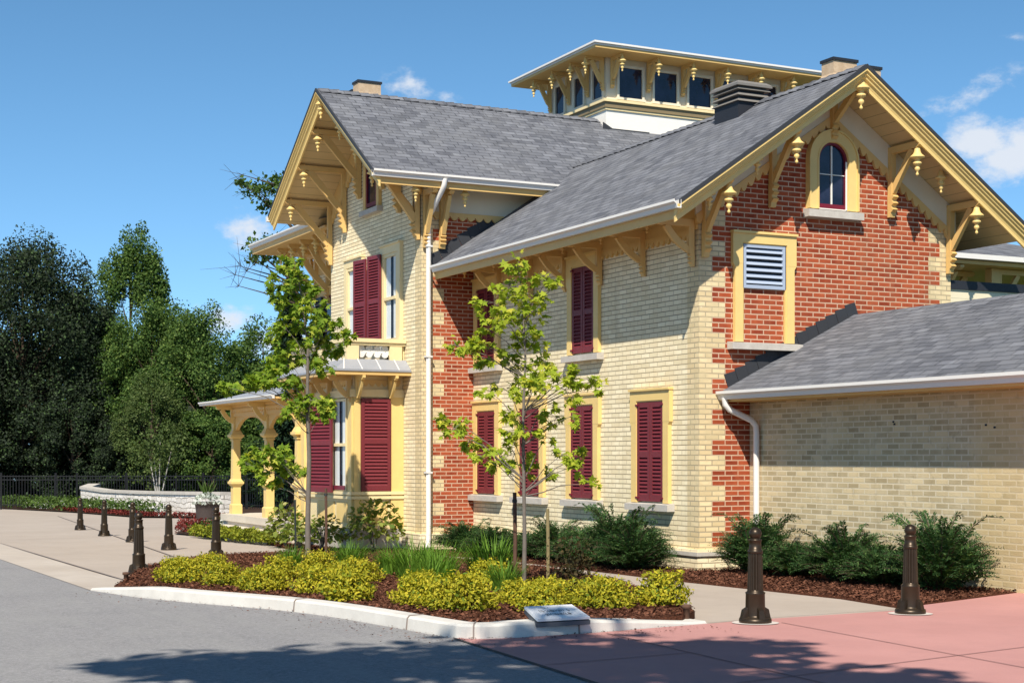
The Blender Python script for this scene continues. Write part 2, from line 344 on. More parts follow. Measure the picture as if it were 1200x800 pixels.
def copy_tree(o, parent=None):
    c = o.copy(); col.objects.link(c)
    if parent is not None: c.parent = parent
    for ch in list(o.children): copy_tree(ch, c)
    return c
def zg(x, y): return .243 - .0159 * ((x - CAM.x) * FV.x + (y - CAM.y) * FV.y)
def sheet(name, poly, mat, off, kind='structure'):
    mb = MB(); mb.add([(x, y, zg(x, y) + off) for x, y in poly], [tuple(range(len(poly)))])
    o = mb.build(name, mat); me = o.data
    if me.polygons[0].normal.z < 0: me.flip_normals()
    return tag(o, kind=kind)

# leaf clouds: numpy-built meshes of many small faces
T_QUAD = np.array([(-.5, 0, 0), (0, -.36, .08), (.5, 0, 0), (0, .36, .08)])
T_OVAL = np.array([(-.5, 0, 0), (-.2, -.27, .06), (.25, -.24, .06), (.5, 0, -.06), (.25, .24, .06), (-.2, .27, .06)])
T_MAPLE = np.array([(-.45, 0, 0), (-.34, -.22, .02), (-.42, -.52, -.06), (-.08, -.28, .03), (.10, -.62, -.08), (.16, -.20, .03), (.62, 0, -.1), (.16, .20, .03), (.10, .62, -.08), (-.08, .28, .03), (-.42, .52, -.06), (-.34, .22, .02)])
T_NEEDLE = np.array([(0, -.5, 0), (1, -.12, 0), (1, .12, 0), (0, .5, 0)])
def leaf_mesh(name, C, X, Nn, size, tmpl, mat, aspect=None):
    """C centres, X leaf axes, Nn rough normals, size per leaf"""
    C = np.asarray(C, float); n = len(C); X = X / np.maximum(np.linalg.norm(X, axis=1, keepdims=True), 1e-9)
    Y = np.cross(Nn, X); Y /= np.maximum(np.linalg.norm(Y, axis=1, keepdims=True), 1e-9); Z = np.cross(X, Y)
    size = np.broadcast_to(size, (n,)); asp = np.broadcast_to(1. if aspect is None else aspect, (n,))
    k = len(tmpl)
    V = C[:, None, :] + size[:, None, None] * (tmpl[None, :, 0, None] * X[:, None, :] + tmpl[None, :, 1, None] * asp[:, None, None] * Y[:, None, :] + tmpl[None, :, 2, None] * Z[:, None, :])
    V = V.reshape(-1, 3); me = bpy.data.meshes.new(name)
    me.vertices.add(n * k); me.vertices.foreach_set('co', V.ravel()); me.loops.add(n * k); me.loops.foreach_set('vertex_index', np.arange(n * k))
    me.polygons.add(n); me.polygons.foreach_set('loop_start', np.arange(n) * k); me.polygons.foreach_set('loop_total', np.full(n, k))
    me.update(calc_edges=True); me.validate(); me.materials.append(MATS[mat]); return me
def link(name, me, parent=None, loc=None):
    o = bpy.data.objects.new(name, me); col.objects.link(o)
    if parent is not None: o.parent = parent
    if loc is not None: o.location = loc
    return o
def rdir(n):
    v = rng.normal(size=(n, 3)); return v / np.linalg.norm(v, axis=1, keepdims=True)

# ================================================================== GROUND
P_ = [(-2500, -2500), (2500, -2500), (2500, 2500), (-2500, 2500)]
sheet('ground', P_, 'lawn_green', -.09)
kerb_line = [(0.02, -8.49), (1.36, -8.25), (2.49, -7.88), (3.72, -7.36), (4.7, -7.17), (5.72, -7.08), (6.6, -7.02), (7.02, -6.98), (7.2, -6.86), (7.22, -6.5), (7.13, -5.7), (6.98, -5.03), (6.86, -4.43)]
sheet('road', [(-60, -8.25), (-20, -8.25), (-8.3, -8.27), (-4, -8.36)] + kerb_line[:8] + [(10.07, -7.35), (14, -8.0), (30, -10.7), (40, -60), (-60, -60)], 'asphalt', -.012)
# pink stamped paving
sheet('pink_paving', [(7.02, -6.98), (10.07, -7.35), (14, -8.0), (30, -10.7), (30, 4), (9.5, 4), (5.2, .862), (5.33, 0.6), (6.29, -1.75), (6.5, -1.9), (6.73, -3.92), (6.86, -4.43)] + kerb_line[9:12][::-1], 'pink_concrete', -.008)
# concrete plaza and walk
sheet('plaza', [(-62, -8.25), (-20, -8.25), (-8.3, -8.27), (-4, -8.36)] + kerb_line[:1] + [(2.5, -6.5), (5.5, -5.0), (6.86, -4.43), (6.73, -3.92), (6.5, -1.9), (6.29, -1.75), (5.33, .6), (5.2, 3), (-62, 3)], 'walk_concrete', -.016)
sheet('kerb_apron', [(-62, -8.30), (-20, -8.30), (-8.3, -8.32), (-4, -8.41), (0.02, -8.49), (.0, -8.05), (-1.2, -7.75), (-3.91, -7.72), (-14.65, -7.34), (-30, -7.2), (-62, -7.0)], 'apron_concrete', -.006)
def strip(name, a, b, w, mat, off):
    a = Vector((*a, 0)); b = Vector((*b, 0)); d = (b - a).normalized(); n = Vector((-d.y, d.x, 0)) * w / 2
    return sheet(name, [tuple((a + n)[:2]), tuple((a - n)[:2]), tuple((b - n)[:2]), tuple((b + n)[:2])], mat, off)
for k, (a, b, w) in enumerate([((-62, -7.0), (-14.65, -7.33), .03), ((-14.65, -7.33), (-1.6, -7.72), .035), ((-40, -1.6), (-7.3, -5.6), .035), ((-7.3, -5.6), (-1.0, -7.7), .03), ((-16, -7.2), (-17.5, -4.5), .03),
                               ((6.86, -4.43), (6.73, -3.92), .025), ((6.73, -3.92), (6.42, -1.8), .025), ((-24, -1.2), (-23, -3.6), .03)]):
    strip('pavement_joint', a, b, w, 'fine_joint', -.002)
for a, b in [((7.25, -5.7), (12.5, -6.3)), ((7.1, -3.8), (14, -4.9)), ((10.6, -7.4), (9.4, -2.5)), ((9.0, -7.2), (8.8, -5.9))]:
    strip('paving_joint', a, b, .014, 'pink_joint', -.003)
strip('road_seam', (7.04, -7.0), (10.07, -7.37), .03, 'joint_dark', -.003)

# planter kerb: a real step, dying out at its right end
def kerb():
    mb = MB(); L = [Vector((x, y, 0)) for x, y in kerb_line]
    pts = []
    for i in range(len(L) - 1):                       # smooth the line a little
        for s_ in range(4): pts.append(L[i].lerp(L[i + 1], s_ / 4))
    pts.append(L[-1])
    for _ in range(3): pts = [pts[0]] + [(pts[i - 1] + pts[i] * 2 + pts[i + 1]) / 4 for i in range(1, len(pts) - 1)] + [pts[-1]]
    n = len(pts); ring = []
    for i, p in enumerate(pts):
        d = (pts[min(i + 1, n - 1)] - pts[max(i - 1, 0)]).normalized(); inn = Vector((-d.y, d.x, 0))
        t = i / (n - 1); h = .105 * min(1, .12 + t * 9); w = .17
        if t > .72: h = .11 * max(0.12, 1 - (t - .80) / .2) if t > .80 else .11; w = .17 + .15 * (t - .72) / .28
        z = zg(p.x, p.y)
        ring.append([p + Vector((0, 0, z - .08)), p + inn * .015 + Vector((0, 0, z + h - .02)), p + inn * .035 + Vector((0, 0, z + h)), p + inn * w + Vector((0, 0, z + h + .004)), p + inn * w + Vector((0, 0, z - .08))])
    vs = [v for r_ in ring for v in r_]; fs = []
    for i in range(n - 1):
        for k in range(4): fs.append((i * 5 + k, i * 5 + k + 1, (i + 1) * 5 + k + 1, (i + 1) * 5 + k))
    mb.add(vs, fs); mb.add(ring[0], [tuple(range(5))]); mb.add(ring[-1], [tuple(range(5))[::-1]])
    o = mb.build('kerb', 'kerb_concrete'); tag(o, kind='structure')
    return pts
kerb_pts = kerb()
for i in (13, 22, 31, 39):
    p = kerb_pts[i]; q = kerb_pts[i + 1]; d = (q - p).normalized(); inn = Vector((-d.y, d.x, 0)); z = zg(p.x, p.y); mb = MB()
    mb.prism([p - inn * .004 + Vector((0, 0, z - .02)), p + inn * .008 + Vector((0, 0, z + .089)), p + inn * .03 + Vector((0, 0, z + .114)), p + inn * .17 + Vector((0, 0, z + .117))], d * .012)
    tag(mb.build('kerb_joint', 'fine_joint'), kind='structure')

def bed(name, poly, off, mound, chips, cname):
    """mulch bed: a gently mounded sheet, and loose chips on it"""
    from mathutils.geometry import tessellate_polygon
    xs = np.array([p[0] for p in poly]); ys = np.array([p[1] for p in poly])
    def inside(px, py):
        c = np.zeros(len(px), bool); j = len(poly) - 1
        for i in range(len(poly)):
            xi, yi = poly[i]; xj, yj = poly[j]
            with np.errstate(divide='ignore', invalid='ignore'):
                t = ((yi > py) != (yj > py)) & (px < (xj - xi) * (py - yi) / (yj - yi) + xi)
            c ^= t; j = i
        return c
    mb = MB(); top = [(x, y, zg(x, y) + off) for x, y in poly]; mb.prism(top, (0, 0, -.12)); tag(mb.build(name, 'mulch_soil'), kind='structure')
    m = int(chips * 1.0); px = rng.uniform(xs.min(), xs.max(), m * 5); py = rng.uniform(ys.min(), ys.max(), m * 5); k = inside(px, py); px = px[k][:m]; py = py[k][:m]
    z = .243 - .0159 * ((px - CAM.x) * FV.x + (py - CAM.y) * FV.y) + off + rng.uniform(.0, .03, len(px))
    X = rng.normal(size=(len(px), 3)); X[:, 2] *= .35; Nn = rng.normal(size=(len(px), 3)) * .45; Nn[:, 2] += 1
    me = leaf_mesh(cname, np.stack([px, py, z], 1), X, Nn, rng.uniform(.018, .055, len(px)), T_QUAD * np.array([1, .7, .5]), 'mulch_chip')
    o = link(cname, me); tag(o, 'loose brown bark mulch chips scattered over the ' + ('kerbed planter bed' if 'planter' in name else 'beds along the house walls'), 'mulch', None, 'stuff')
    return inside
kin = []
for i, p in enumerate(kerb_pts):
    d = (kerb_pts[min(i + 1, len(kerb_pts) - 1)] - kerb_pts[max(i - 1, 0)]).normalized(); kin.append((p.x - d.y * .165, p.y + d.x * .165))
planter_poly = kin[1:-1] + [(6.3, -4.2), (4.82, -3.48), (1.98, -2.54), (-.99, -1.92), (-3.66, -2.02), (-5.88, -2.73), (-7.2, -3.6), (-6.6, -5.3), (-3.56, -7.05), (-.6, -7.95)]
bed('planter_mulch', planter_poly, .055, .05, 42000, 'mulch_chips')
bed_poly = [(-13.0, -2.35), (-10.09, -2.84), (-8.4, -3.0), (-7.0, -2.3), (-6.44, -1.5), (-4.66, -1.05), (-2.4, -1.18), (1.41, -1.44), (5.02, -1.48), (6.29, -1.75), (5.33, .6), (5.2, .9), (.02, .9), (.02, .02), (-7.45, .02), (-7.45, -1.0), (-13.0, -1.0)]
bed('house_bed_mulch', bed_poly, .004, .03, 42000, 'mulch_chips')
sheet('flower_bed_soil', [(-18.6, -2.75), (-13.0, -2.38), (-13.0, -1.0), (-13, 1.5), (-28.3, 1.4), (-27.5, .4)], 'soil', .02)
sheet('far_bed_soil', [(-80, -4), (-58, -1.2), (-46.5, .1), (-36.2, .4), (-33.0, 3.2), (-33, 10), (-80, 10)], 'soil', .03)

# ================================================================== HOUSE
S = .683                                     # roof pitch (rise over run) of both big gables
house = thing('brick_house', 'two storey yellow and red brick house with maroon shutters and rooftop cupola', 'house')
fac = ((0, 0, 0), (1, 0, 0), (0, -1, 0))                    # long facade: a = x
gab = ((0, 0, 0), (0, 1, 0), (1, 0, 0))                     # red gable wall: a = y
lg = ((0, -1.042, 0), (1, 0, 0), (0, -1, 0))                # left wing front
lw = ((-7.5, 0, 0), (0, 1, 0), (1, 0, 0))                   # left wing red side
fw = ((0, 0, 0), (1, 0, 0), (0, -1, 0))
YC = 2.3165; XC = -9.894; ZR = 7.117; ZL = 8.56

# walls
mb = MB(); mb.prism([(-7.5, 0, -.4), (-.3, 0, -.4), (-.3, 0, 4.95), (-7.5, 0, 4.95)], (0, .3, 0)); mb.build('facade_wall', 'yellow_brick', house)
zt = lambda y: ZR - .16 - S * abs(y - YC)
mb = MB(); mb.prism([(0, 0, -.4), (0, 4.633, -.4), (0, 4.633, zt(4.633)), (0, YC, zt(YC)), (0, 0, zt(0))], (-.3, 0, 0)); mb.build('gable_wall', 'red_brick_quoined', house)
mb = MB(); mb.prism([(-.3, 4.633, -.4), (-.3, 4.633, 5.3), (-7.5, 4.633, 5.3), (-7.5, 4.633, -.4)], (0, -.3, 0)); mb.build('back_wall', 'yellow_brick', house)
zl = lambda x: ZL - .16 - S * abs(x - XC)
mb = MB(); mb.prism([(-12.288, -1.042, -.6), (-7.8, -1.042, -.6), (-7.8, -1.042, zl(-7.8)), (XC, -1.042, zl(XC)), (-12.288, -1.042, zl(-12.288))], (0, .3, 0)); mb.build('wing_front_wall', 'yellow_brick', house)
mb = MB(); mb.prism([(-7.5, -1.042, -.6), (-7.5, 8.6, -.6), (-7.5, 8.6, zl(-7.5) - .03), (-7.5, -1.042, zl(-7.5) - .03)], (-.3, 0, 0)); mb.build('wing_side_wall', 'red_brick_wing', house)
mb = MB(); mb.prism([(-12.288, -.742, -.6), (-12.288, 8.6, -.6), (-12.288, 8.6, zl(-12.288)), (-12.288, -.742, zl(-12.288))], (.3, 0, 0))
mb.prism([(-12.0, 8.6, -.6), (-7.8, 8.6, -.6), (-7.8, 8.6, zl(-7.8)), (XC, 8.6, zl(XC)), (-12.0, 8.6, zl(-12.0))], (0, -.3, 0)); mb.build('wing_back_wall', 'yellow_brick', house)
mb = MB(); mb.box(-16.1, -12.288, 0, .3, -.7, 6.45); mb.box(-16.1, -15.8, .3, 6, -.7, 6.45); mb.box(-15.8, -12.288, 5.7, 6, -.7, 6.45); mb.build('far_wing_wall', 'yellow_brick', house)
# plinth with a weathered ledge
mb = MB(); mb.box(-7.45, .075, -.075, -.002, -.4, .19); mb.box(.002, .075, -.002, .86, -.4, .19); mb.box(-12.4, -7.43, -1.115, -1.044, -.7, .10); mb.box(-7.498, -7.43, -1.044, -.077, -.6, .10)
mb.build('plinth', 'yellow_brick', house)
mb = MB(); mb.box(-7.43, .10, -.10, -.077, .10, .155); mb.box(.077, .10, -.077, .86, .10, .155); mb.build('plinth_ledge', 'sill_stone', house)

# roofs
def slab(mb, pts, th):
    """sloping roof panel: top outline, thickness measured straight down"""
    mb.prism([Vector(p) for p in pts], (0, 0, -th))
def gable_roof_x(x0, x1, yc, zr, half, s, th, mat, name, gut=True):
    mb = MB(); slab(mb, [(x0, yc, zr), (x0, yc - half, zr - s * half), (x1, yc - half, zr - s * half), (x1, yc, zr)], th)
    slab(mb, [(x0, yc, zr - .001), (x1, yc, zr - .001), (x1, yc + half, zr - s * half), (x0, yc + half, zr - s * half)], th)
    return mb.build(name, mat, house)
main_roof = gable_roof_x(.813, -9.2, YC, ZR, 3.152, S, .05, 'shingle_x', 'main_roof')
mb = MB()
slab(mb, [(XC, -2.2, ZL), (XC + 2.965, -2.2, ZL - S * 2.965), (XC + 2.965, 8.9, ZL - S * 2.965), (XC, 8.9, ZL)], .05)
slab(mb, [(XC, -2.2, ZL - .001), (XC, 8.9, ZL - .001), (XC - 2.965, 8.9, ZL - S * 2.965), (XC - 2.965, -2.2, ZL - S * 2.965)], .05)
wing_roof = mb.build('wing_roof', 'shingle_y', house)
# ridge caps: overlapping short tiles
def ridge_caps(a, b, parent, mat, s=S, w=.15):
    mb = MB(); a = Vector(a); b = Vector(b); L = (b - a).length; n = int(L / .2); d = (b - a).normalized(); side = Vector((-d.y, d.x, 0))
    for i in range(n):
        p = a + d * (i * L / n); q = a + d * ((i + 1.12) * L / n); up0 = Vector((0, 0, .012)); up1 = Vector((0, 0, .03 + .006 * (i % 2)))
        dn = Vector((0, 0, -s * w))
        mb.add([p + up0, p + side * w + dn + up0, q + side * w + dn + up1, q + up1, p - side * w + dn + up0, q - side * w + dn + up1], [(0, 1, 2, 3), (0, 3, 5, 4), (3, 2, 5)])
    return mb.build('ridge_cap', mat, parent)
ridge_caps((.80, YC, ZR), (-7.9, YC, ZR), main_roof, 'shingle_x'); ridge_caps((XC, -2.18, ZL), (XC, 4.1, ZL), wing_roof, 'shingle_y')
# far wing low hipped roof
mb = MB(); e = 6.50
A = [(-17.3, -1.2, e), (-12.3, -1.2, e), (-12.3, 3.0, e + 1.05), (-13.6, 3.0, e + 1.05), (-17.3, 7.2, e), (-12.3, 7.2, e)]
mb.add(A, [(0, 1, 2, 3), (0, 3, 4), (3, 2, 5, 4)]); mb.build('far_wing_roof', 'shingle_x', house)

# soffits, fascias, gutters
mb = MB()   # eave boxing of the main roof: soffit boards follow the rafters
def under(y): return ZR - S * abs(y - YC) - .05
for sgn in (-1, 1):
    y0 = YC + sgn * 3.12; y1 = YC
    mb.add([(.70, y0, under(y0) - .13), (.70, y1, under(y1) - .13), (-7.46, y1, under(y1) - .13), (-7.46, y0, under(y0) - .13)], [(0, 1, 2, 3)])
mb.build('main_soffit', 'soffit_y', house)
def underx(x): return ZL - S * abs(x - XC) - .05
mb = MB()
for sgn in (-1, 1):
    x0 = XC + sgn * 2.93
    mb.add([(x0, -2.09, underx(x0) - .13), (XC, -2.09, underx(XC) - .13), (XC, 4, underx(XC) - .13), (x0, 4, underx(x0) - .13)], [(0, 1, 2, 3)])
mb.build('wing_soffit', 'soffit_x', house)
def rake(axis_fixed, c, z, half, x, out, parent, name, mat, dz0, dz1, th, back=0.):
    """barge board on a gable edge between vertical offsets dz0..dz1 under the roof top"""
    mb = MB()
    for sg in (-1, 1):
        e0 = 0.0; e1 = half + .02
        pts = [(c + sg * e0, z - S * e0 - dz0), (c + sg * e1, z - S * e1 - dz0), (c + sg * e1, z - S * e1 - dz1), (c + sg * e0, z - S * e0 - dz1)]
        if axis_fixed == 'x': mb.prism([(x, p, q) for p, q in pts], (out * th, 0, 0))
        else: mb.prism([(p, x, q) for p, q in pts], (0, out * th, 0))
    return mb.build(name, mat, parent)
def crown(axis_fixed, c, z, half, x, out, parent, name, mat, prof):
    """moulding of a given (out, drop) profile swept down both slopes of a gable edge"""
    for sg in (-1, 1):
        mb = MB(); n = len(prof); ring = []
        for e1 in (0., half + .02):
            for d, dz in prof:
                p, q = c + sg * e1, z - S * e1 - dz
                ring.append((x + out * d, p, q) if axis_fixed == 'x' else (p, x + out * d, q))
        mb.add(ring, [(k, (k + 1) % n, n + (k + 1) % n, n + k) for k in range(n)] + [tuple(range(n)), tuple(range(n, 2 * n))[::-1]]); mb.build(name, mat, parent)
CROWN = [(0, .055), (.0, .085), (-.030, .098), (-.034, .125), (-.060, .140), (-.068, .170), (-.100, .190), (-.112, .225), (-.150, .225), (-.150, .055)]
FILLET = [(-.115, .2255), (-.115, .285), (-.148, .285), (-.148, .2255)]
rake('x', YC, ZR, 3.152, .815, 1, house, 'rake_edge', 'flashing', -.008, .054, .03); crown('x', YC, ZR, 3.152, .838, 1, house, 'rake_moulding', 'bright_yellow_paint', CROWN); crown('x', YC, ZR, 3.152, .838, 1, house, 'rake_fillet', 'bright_yellow_paint', FILLET)
rake('y', XC, ZL, 2.965, -2.203, -1, house, 'rake_edge', 'flashing', -.008, .054, .03); crown('y', XC, ZL, 2.965, -2.226, -1, house, 'rake_moulding', 'bright_yellow_paint', CROWN); crown('y', XC, ZL, 2.965, -2.226, -1, house, 'rake_fillet', 'bright_yellow_paint', FILLET)
def gutter(name, p, q, out, parent, h=.115, w=.12, mat='gutter_white'):
    """K-profile trough from p to q (top back edge), opening up, facing out"""
    p = Vector(p); q = Vector(q); o = Vector(out); Z = Vector((0, 0, 1)); mb = MB()
    prof = [(0, 0), (0, -h), (w * .55, -h), (w * .68, -h * .55), (w, -h * .3), (w, 0), (w - .012, 0), (w - .014, -h * .24), (w * .6, -h * .5), (w * .5, -h + .015), (.012, -h + .015), (.012, 0)]
    mb.prism([p + o * a + Z * b for a, b in prof], q - p); return mb.build(name, mat, parent)
ze = ZR - S * 3.152
gutter('gutter', (.845, YC - 3.152, ze - .012), (-7.34, YC - 3.152, ze - .012), (0, -1, 0), house)
mb = MB(); mb.box(-7.36, .68, YC - 3.148, YC - 3.12, ze - .25, ze - .052); mb.build('fascia', 'yellow_paint', house)
gutter('gutter', (.845, YC + 3.152, ze - .012), (-3.0, YC + 3.152, ze - .012), (0, 1, 0), house)
zel = ZL - S * 2.965; XE = XC + 2.965
gutter('gutter', (XE, -2.235, zel - .012), (XE, 1.47, zel - .012), (1, 0, 0), house)
mb = MB(); mb.box(XE - .032, XE - .004, -2.07, 1.3, zel - .24, zel - .052); mb.build('fascia', 'yellow_paint', house)
mb = MB(); mb.box(XC - 2.965 - .12, XC - 2.965, -2.24, 3, zel - .12, zel - .012); mb.build('gutter', 'gutter_white', house)
gutter('gutter', (-17.3, -1.2, e + .02), (-12.9, -1.2, e + .02), (0, -1, 0), house, .10, .10)
mb = MB(); mb.box(-17.38, -17.3, -1.25, 7, e - .08, e + .02); mb.build('gutter', 'gutter_white', house)
mb = MB(); mb.box(-17.28, -12.32, -1.17, 0.0, e - .20, e - .16); mb.box(-17.28, -16.1, 0.0, 6, e - .20, e - .16); mb.box(-17.28, -12.9, -1.2, -1.17, e - .2, e - .02); mb.box(-17.3, -17.28, -1.2, 6, e - .2, e - .02); mb.build('far_wing_soffit', 'yellow_paint', house)

# friezes: pale board, then a scalloped yellow trim
def scallop_band(fr, pts_top, drop, tooth, d0, d1, parent, name='scalloped_trim', mat='yellow_paint'):
    """band under a straight line (a0,z0)->(a1,z1) with a scalloped lower edge"""
    (a0, z0), (a1, z1) = pts_top; L = math.hypot(a1 - a0, z1 - z0); n = max(2, int(round(L / tooth))); mb = MB()
    for i in range(n):
        s0 = i / n; s1 = (i + 1) / n; P = lambda s_, dz: (a0 + (a1 - a0) * s_, z0 + (z1 - z0) * s_ - dz)
        q = [P(s0, 0), P(s1, 0)] + [P(s1 + (s0 - s1) * k / 6, drop * (.45 + .55 * math.sin(math.pi * k / 6))) for k in range(7)]
        mb.fprism(fr, q, d0, d1, 'az')
    return mb.build(name, mat, parent)
for sg in (-1, 1):
    y1 = YC + sg * 2.39
    zt_, zb_ = ZR - .185, ZR - .185 - S * 2.39
    mb = MB(); mb.fprism(gab, [(YC, zt_), (y1, zb_), (y1, zb_ - .40), (YC, zt_ - .40)], .004, .035, 'az'); mb.build('frieze_board', 'pale_frieze', house)
    scallop_band(gab, [(YC, zt_ - .385), (y1, zb_ - .385)], .17, .155, .008, .055, house)
    x1 = XC + sg * 2.42; zt2, zb2 = ZL - .185, ZL - .185 - S * 2.42
    mb = MB(); mb.fprism(lg, [(XC, zt2), (x1, zb2), (x1, zb2 - .36), (XC, zt2 - .36)], .004, .035, 'az'); mb.build('frieze_board', 'yellow_paint', house)
    scallop_band(lg, [(XC, zt2 - .345), (x1, zb2 - .345)], .16, .155, .008, .055, house)
mb = MB(); mb.fbox(lw, -1.0, 1.4, .004, .03, 5.93, 6.75); mb.build('frieze_board', 'pale_frieze', house)
scallop_band(lw, [(-1.0, 5.96), (1.2, 5.96)], .14, .17, .006, .05, house)
mb = MB(); mb.fbox(fac, -7.4, -.02, .004, .03, 4.72, 5.02); mb.build('frieze_board', 'yellow_paint', house)
scallop_band(fac, [(-7.4, 4.74), (-.1, 4.74)], .15, .15, .006, .045, house)

# brackets and pendants
FOOT = [(.0, 0), (.10, 0), (.13, -.03), (.085, -.06), (.085, -.085), (.125, -.115), (.075, -.145), (.075, -.17), (.115, -.20), (.065, -.24), (.05, -.30), (0, -.30)]
def bracket(fr, a, ztop, depth, drop, parent, th=.085, mat='yellow_paint', foot=1., curved=False, name='bracket'):
    mb = MB(); h = th / 2
    mb.fbox(fr, a - h, a + h, .03, .12, ztop - drop, ztop)
    mb.fbox(fr, a - h, a + h, .12, depth, ztop - .10, ztop)
    mb.fprism(fr, [(depth, ztop), (depth + .06, ztop - .02), (depth + .06, ztop - .06), (depth, ztop - .10)], a - h * .9, a + h * .9)
    # brace
    x0, z0, x1, z1 = .10, ztop - drop + .04, depth * .82, ztop - .10
    w = .075 if depth > .7 else .055
    n = 6; up = []; lo = []
    for i in range(n + 1):
        t = i / n; bow = (-.05 if curved else 0) * math.sin(math.pi * t) * depth
        px = x0 + (x1 - x0) * t - bow * .7; pz = z0 + (z1 - z0) * t + bow
        up.append((px - w * .7, pz + w * .5)); lo.append((px + w * .7, pz - w * .5))
    mb.fprism(fr, up + lo[::-1], a - h * .75, a + h * .75)
    mb.fprism(fr, [(.03 + p * foot * 1.05, ztop - drop + q * foot) for p, q in FOOT], a - h * 1.1, a + h * 1.1)
    return mb.build(name, mat, parent)
PROF = [(.022, .10), (.022, 0), (.034, -.012), (.040, -.045), (.052, -.075), (.088, -.105), (.092, -.118), (.06, -.130), (.034, -.140), (.034, -.165), (.052, -.178), (.055, -.195), (.030, -.210), (.020, -.225), (.032, -.245), (.034, -.265), (.014, -.285), (.010, -.30), (.020, -.315), (.018, -.33), (.002, -.342)]
pend_me = {}
def pendant(p, parent, sc=1.0, mat='bright_yellow_paint'):
    key = (round(sc, 3), mat)
    if key not in pend_me:
        mb = MB(); mb.lathe((0, 0, 0), [(r * sc, z * sc) for r, z in PROF], 14); o = mb.build('pendant', mat, parent); o.location = p; pend_me[key] = o.data; return o
    o = link('pendant', pend_me[key], parent, p); return o
def soff(y): return under(y) - .135
def soffx(x): return underx(x) - .135
# red gable
for a in (.07, 1.22, 3.41, 4.56):
    zt_ = soff(a) - S * .045
    bracket(gab, a, zt_, .66, .72, house, foot=1.1)
    pendant((.64, a, zt_ - .10), house, 1.22)
bracket(gab, YC, soff(YC) - .03, .68, .50, house, foot=.9); pendant((.70, YC, soff(YC) + .02), house, 1.35)
for a in (.64, -.16, 3.99):
    pendant((.50, a, soff(a) - .0), house, 1.0)
# left wing gable
for k, off in enumerate((.62, 1.45, 2.28)):
    for sg in (-1, 1):
        a = XC + sg * off; zt_ = soffx(a) - S * .05
        bracket(lg, a, zt_, 1.0, .92, house, foot=1.25); pendant((a, -1.96, zt_ - .08), house, 1.05)
pendant((XC, -2.12, soffx(XC) + .02), house, 1.2)
# long facade eave
zs = soff(YC - 3.1)
for a in (-.10, -1.43, -2.73, -3.88, -5.10, -6.32):
    bracket(fac, a, soff(-.02) - .04 if False else 4.86, .60, .48, house, th=.07, foot=.62, curved=True, mat='yellow_paint')
for a in (-.65, -1.98, -3.2, -4.45, -5.7, -6.9): pendant((a, -.46, soff(-.46)), house, .95, 'yellow_paint')
# wing side eave: corner bracket group
for a in (-.98, -.66): bracket(lw, a, 6.33, .46, .80, house, th=.10, foot=.8)
bracket(lg, -7.56, soffx(-7.56) - .04, .92, 1.0, house, th=.1, foot=1.0)
pendant((-7.12, -.35, 6.36), house, 1.0); pendant((-7.05, -1.35, 6.34), house, .9)
# far wing eave brackets
for a in (-16.0, -15.2, -14.4, -13.6, -12.8): bracket(fw, a, e - .2, .95, 1.0, house, th=.09, foot=1.0, curved=True); pendant((a, -.92, e - .26), house, 1.05)
mb = MB(); mb.fbox(fw, -16.1, -12.3, .004, .035, 5.72, 6.3); mb.build('frieze_board', 'yellow_paint', house)
lf = ((-16.1, 0, 0), (0, 1, 0), (-1, 0, 0))
for a in (.1, 1.2, 2.4): bracket(lf, a, e - .2, .95, 1.0, house, th=.09, foot=1.0, curved=True); pendant((-17.0, a, e - .26), house, 1.0)

# ------------------------------------------------------------------ windows
def shutter_leaf(fr, a0, a1, z0, z1, n0, parent, mid=.47, mat='shutter_maroon', louvre=.052, tilt=1.):
    mb = MB(); st = min(.062, (a1 - a0) * .17); t = .036
    mb.fbox(fr, a0, a0 + st, n0, n0 + t, z0, z1); mb.fbox(fr, a1 - st, a1, n0, n0 + t, z0, z1)
    zm = z0 + (z1 - z0) * mid
    rails = [(z0, z0 + .09), (zm - .04, zm + .04), (z1 - .075, z1)]
    for r0, r1 in rails: mb.fbox(fr, a0 + st, a1 - st, n0 + .001, n0 + t - .001, r0, r1)
    for lo, hi in ((rails[0][1], rails[1][0]), (rails[1][1], rails[2][0])):
        n = max(1, int((hi - lo) / louvre)); s_ = (hi - lo) / n
        for i in range(n):
            zc = lo + (i + .5) * s_; d = t * .46; h = s_ * .50
            mb.fprism(fr, [(n0 + t / 2 - d, zc + h), (n0 + t / 2 + d, zc - h + .006), (n0 + t / 2 + d, zc - h - .004), (n0 + t / 2 - d, zc + h - .010)], a0 + st, a1 - st)
    mb.fbox(fr, a0 + st, a1 - st, n0 - .004, n0 + .0005, z0 + .05, z1 - .05)
    return mb.build('shutter', mat, parent)
def sill(fr, a0, a1, z1, parent, h=.115, d=.13, mat='sill_stone'):
    mb = MB(); mb.fprism(fr, [(0.003, z1), (d, z1 - .018), (d, z1 - h), (.003, z1 - h)], a0, a1); return mb.build('sill', mat, parent)
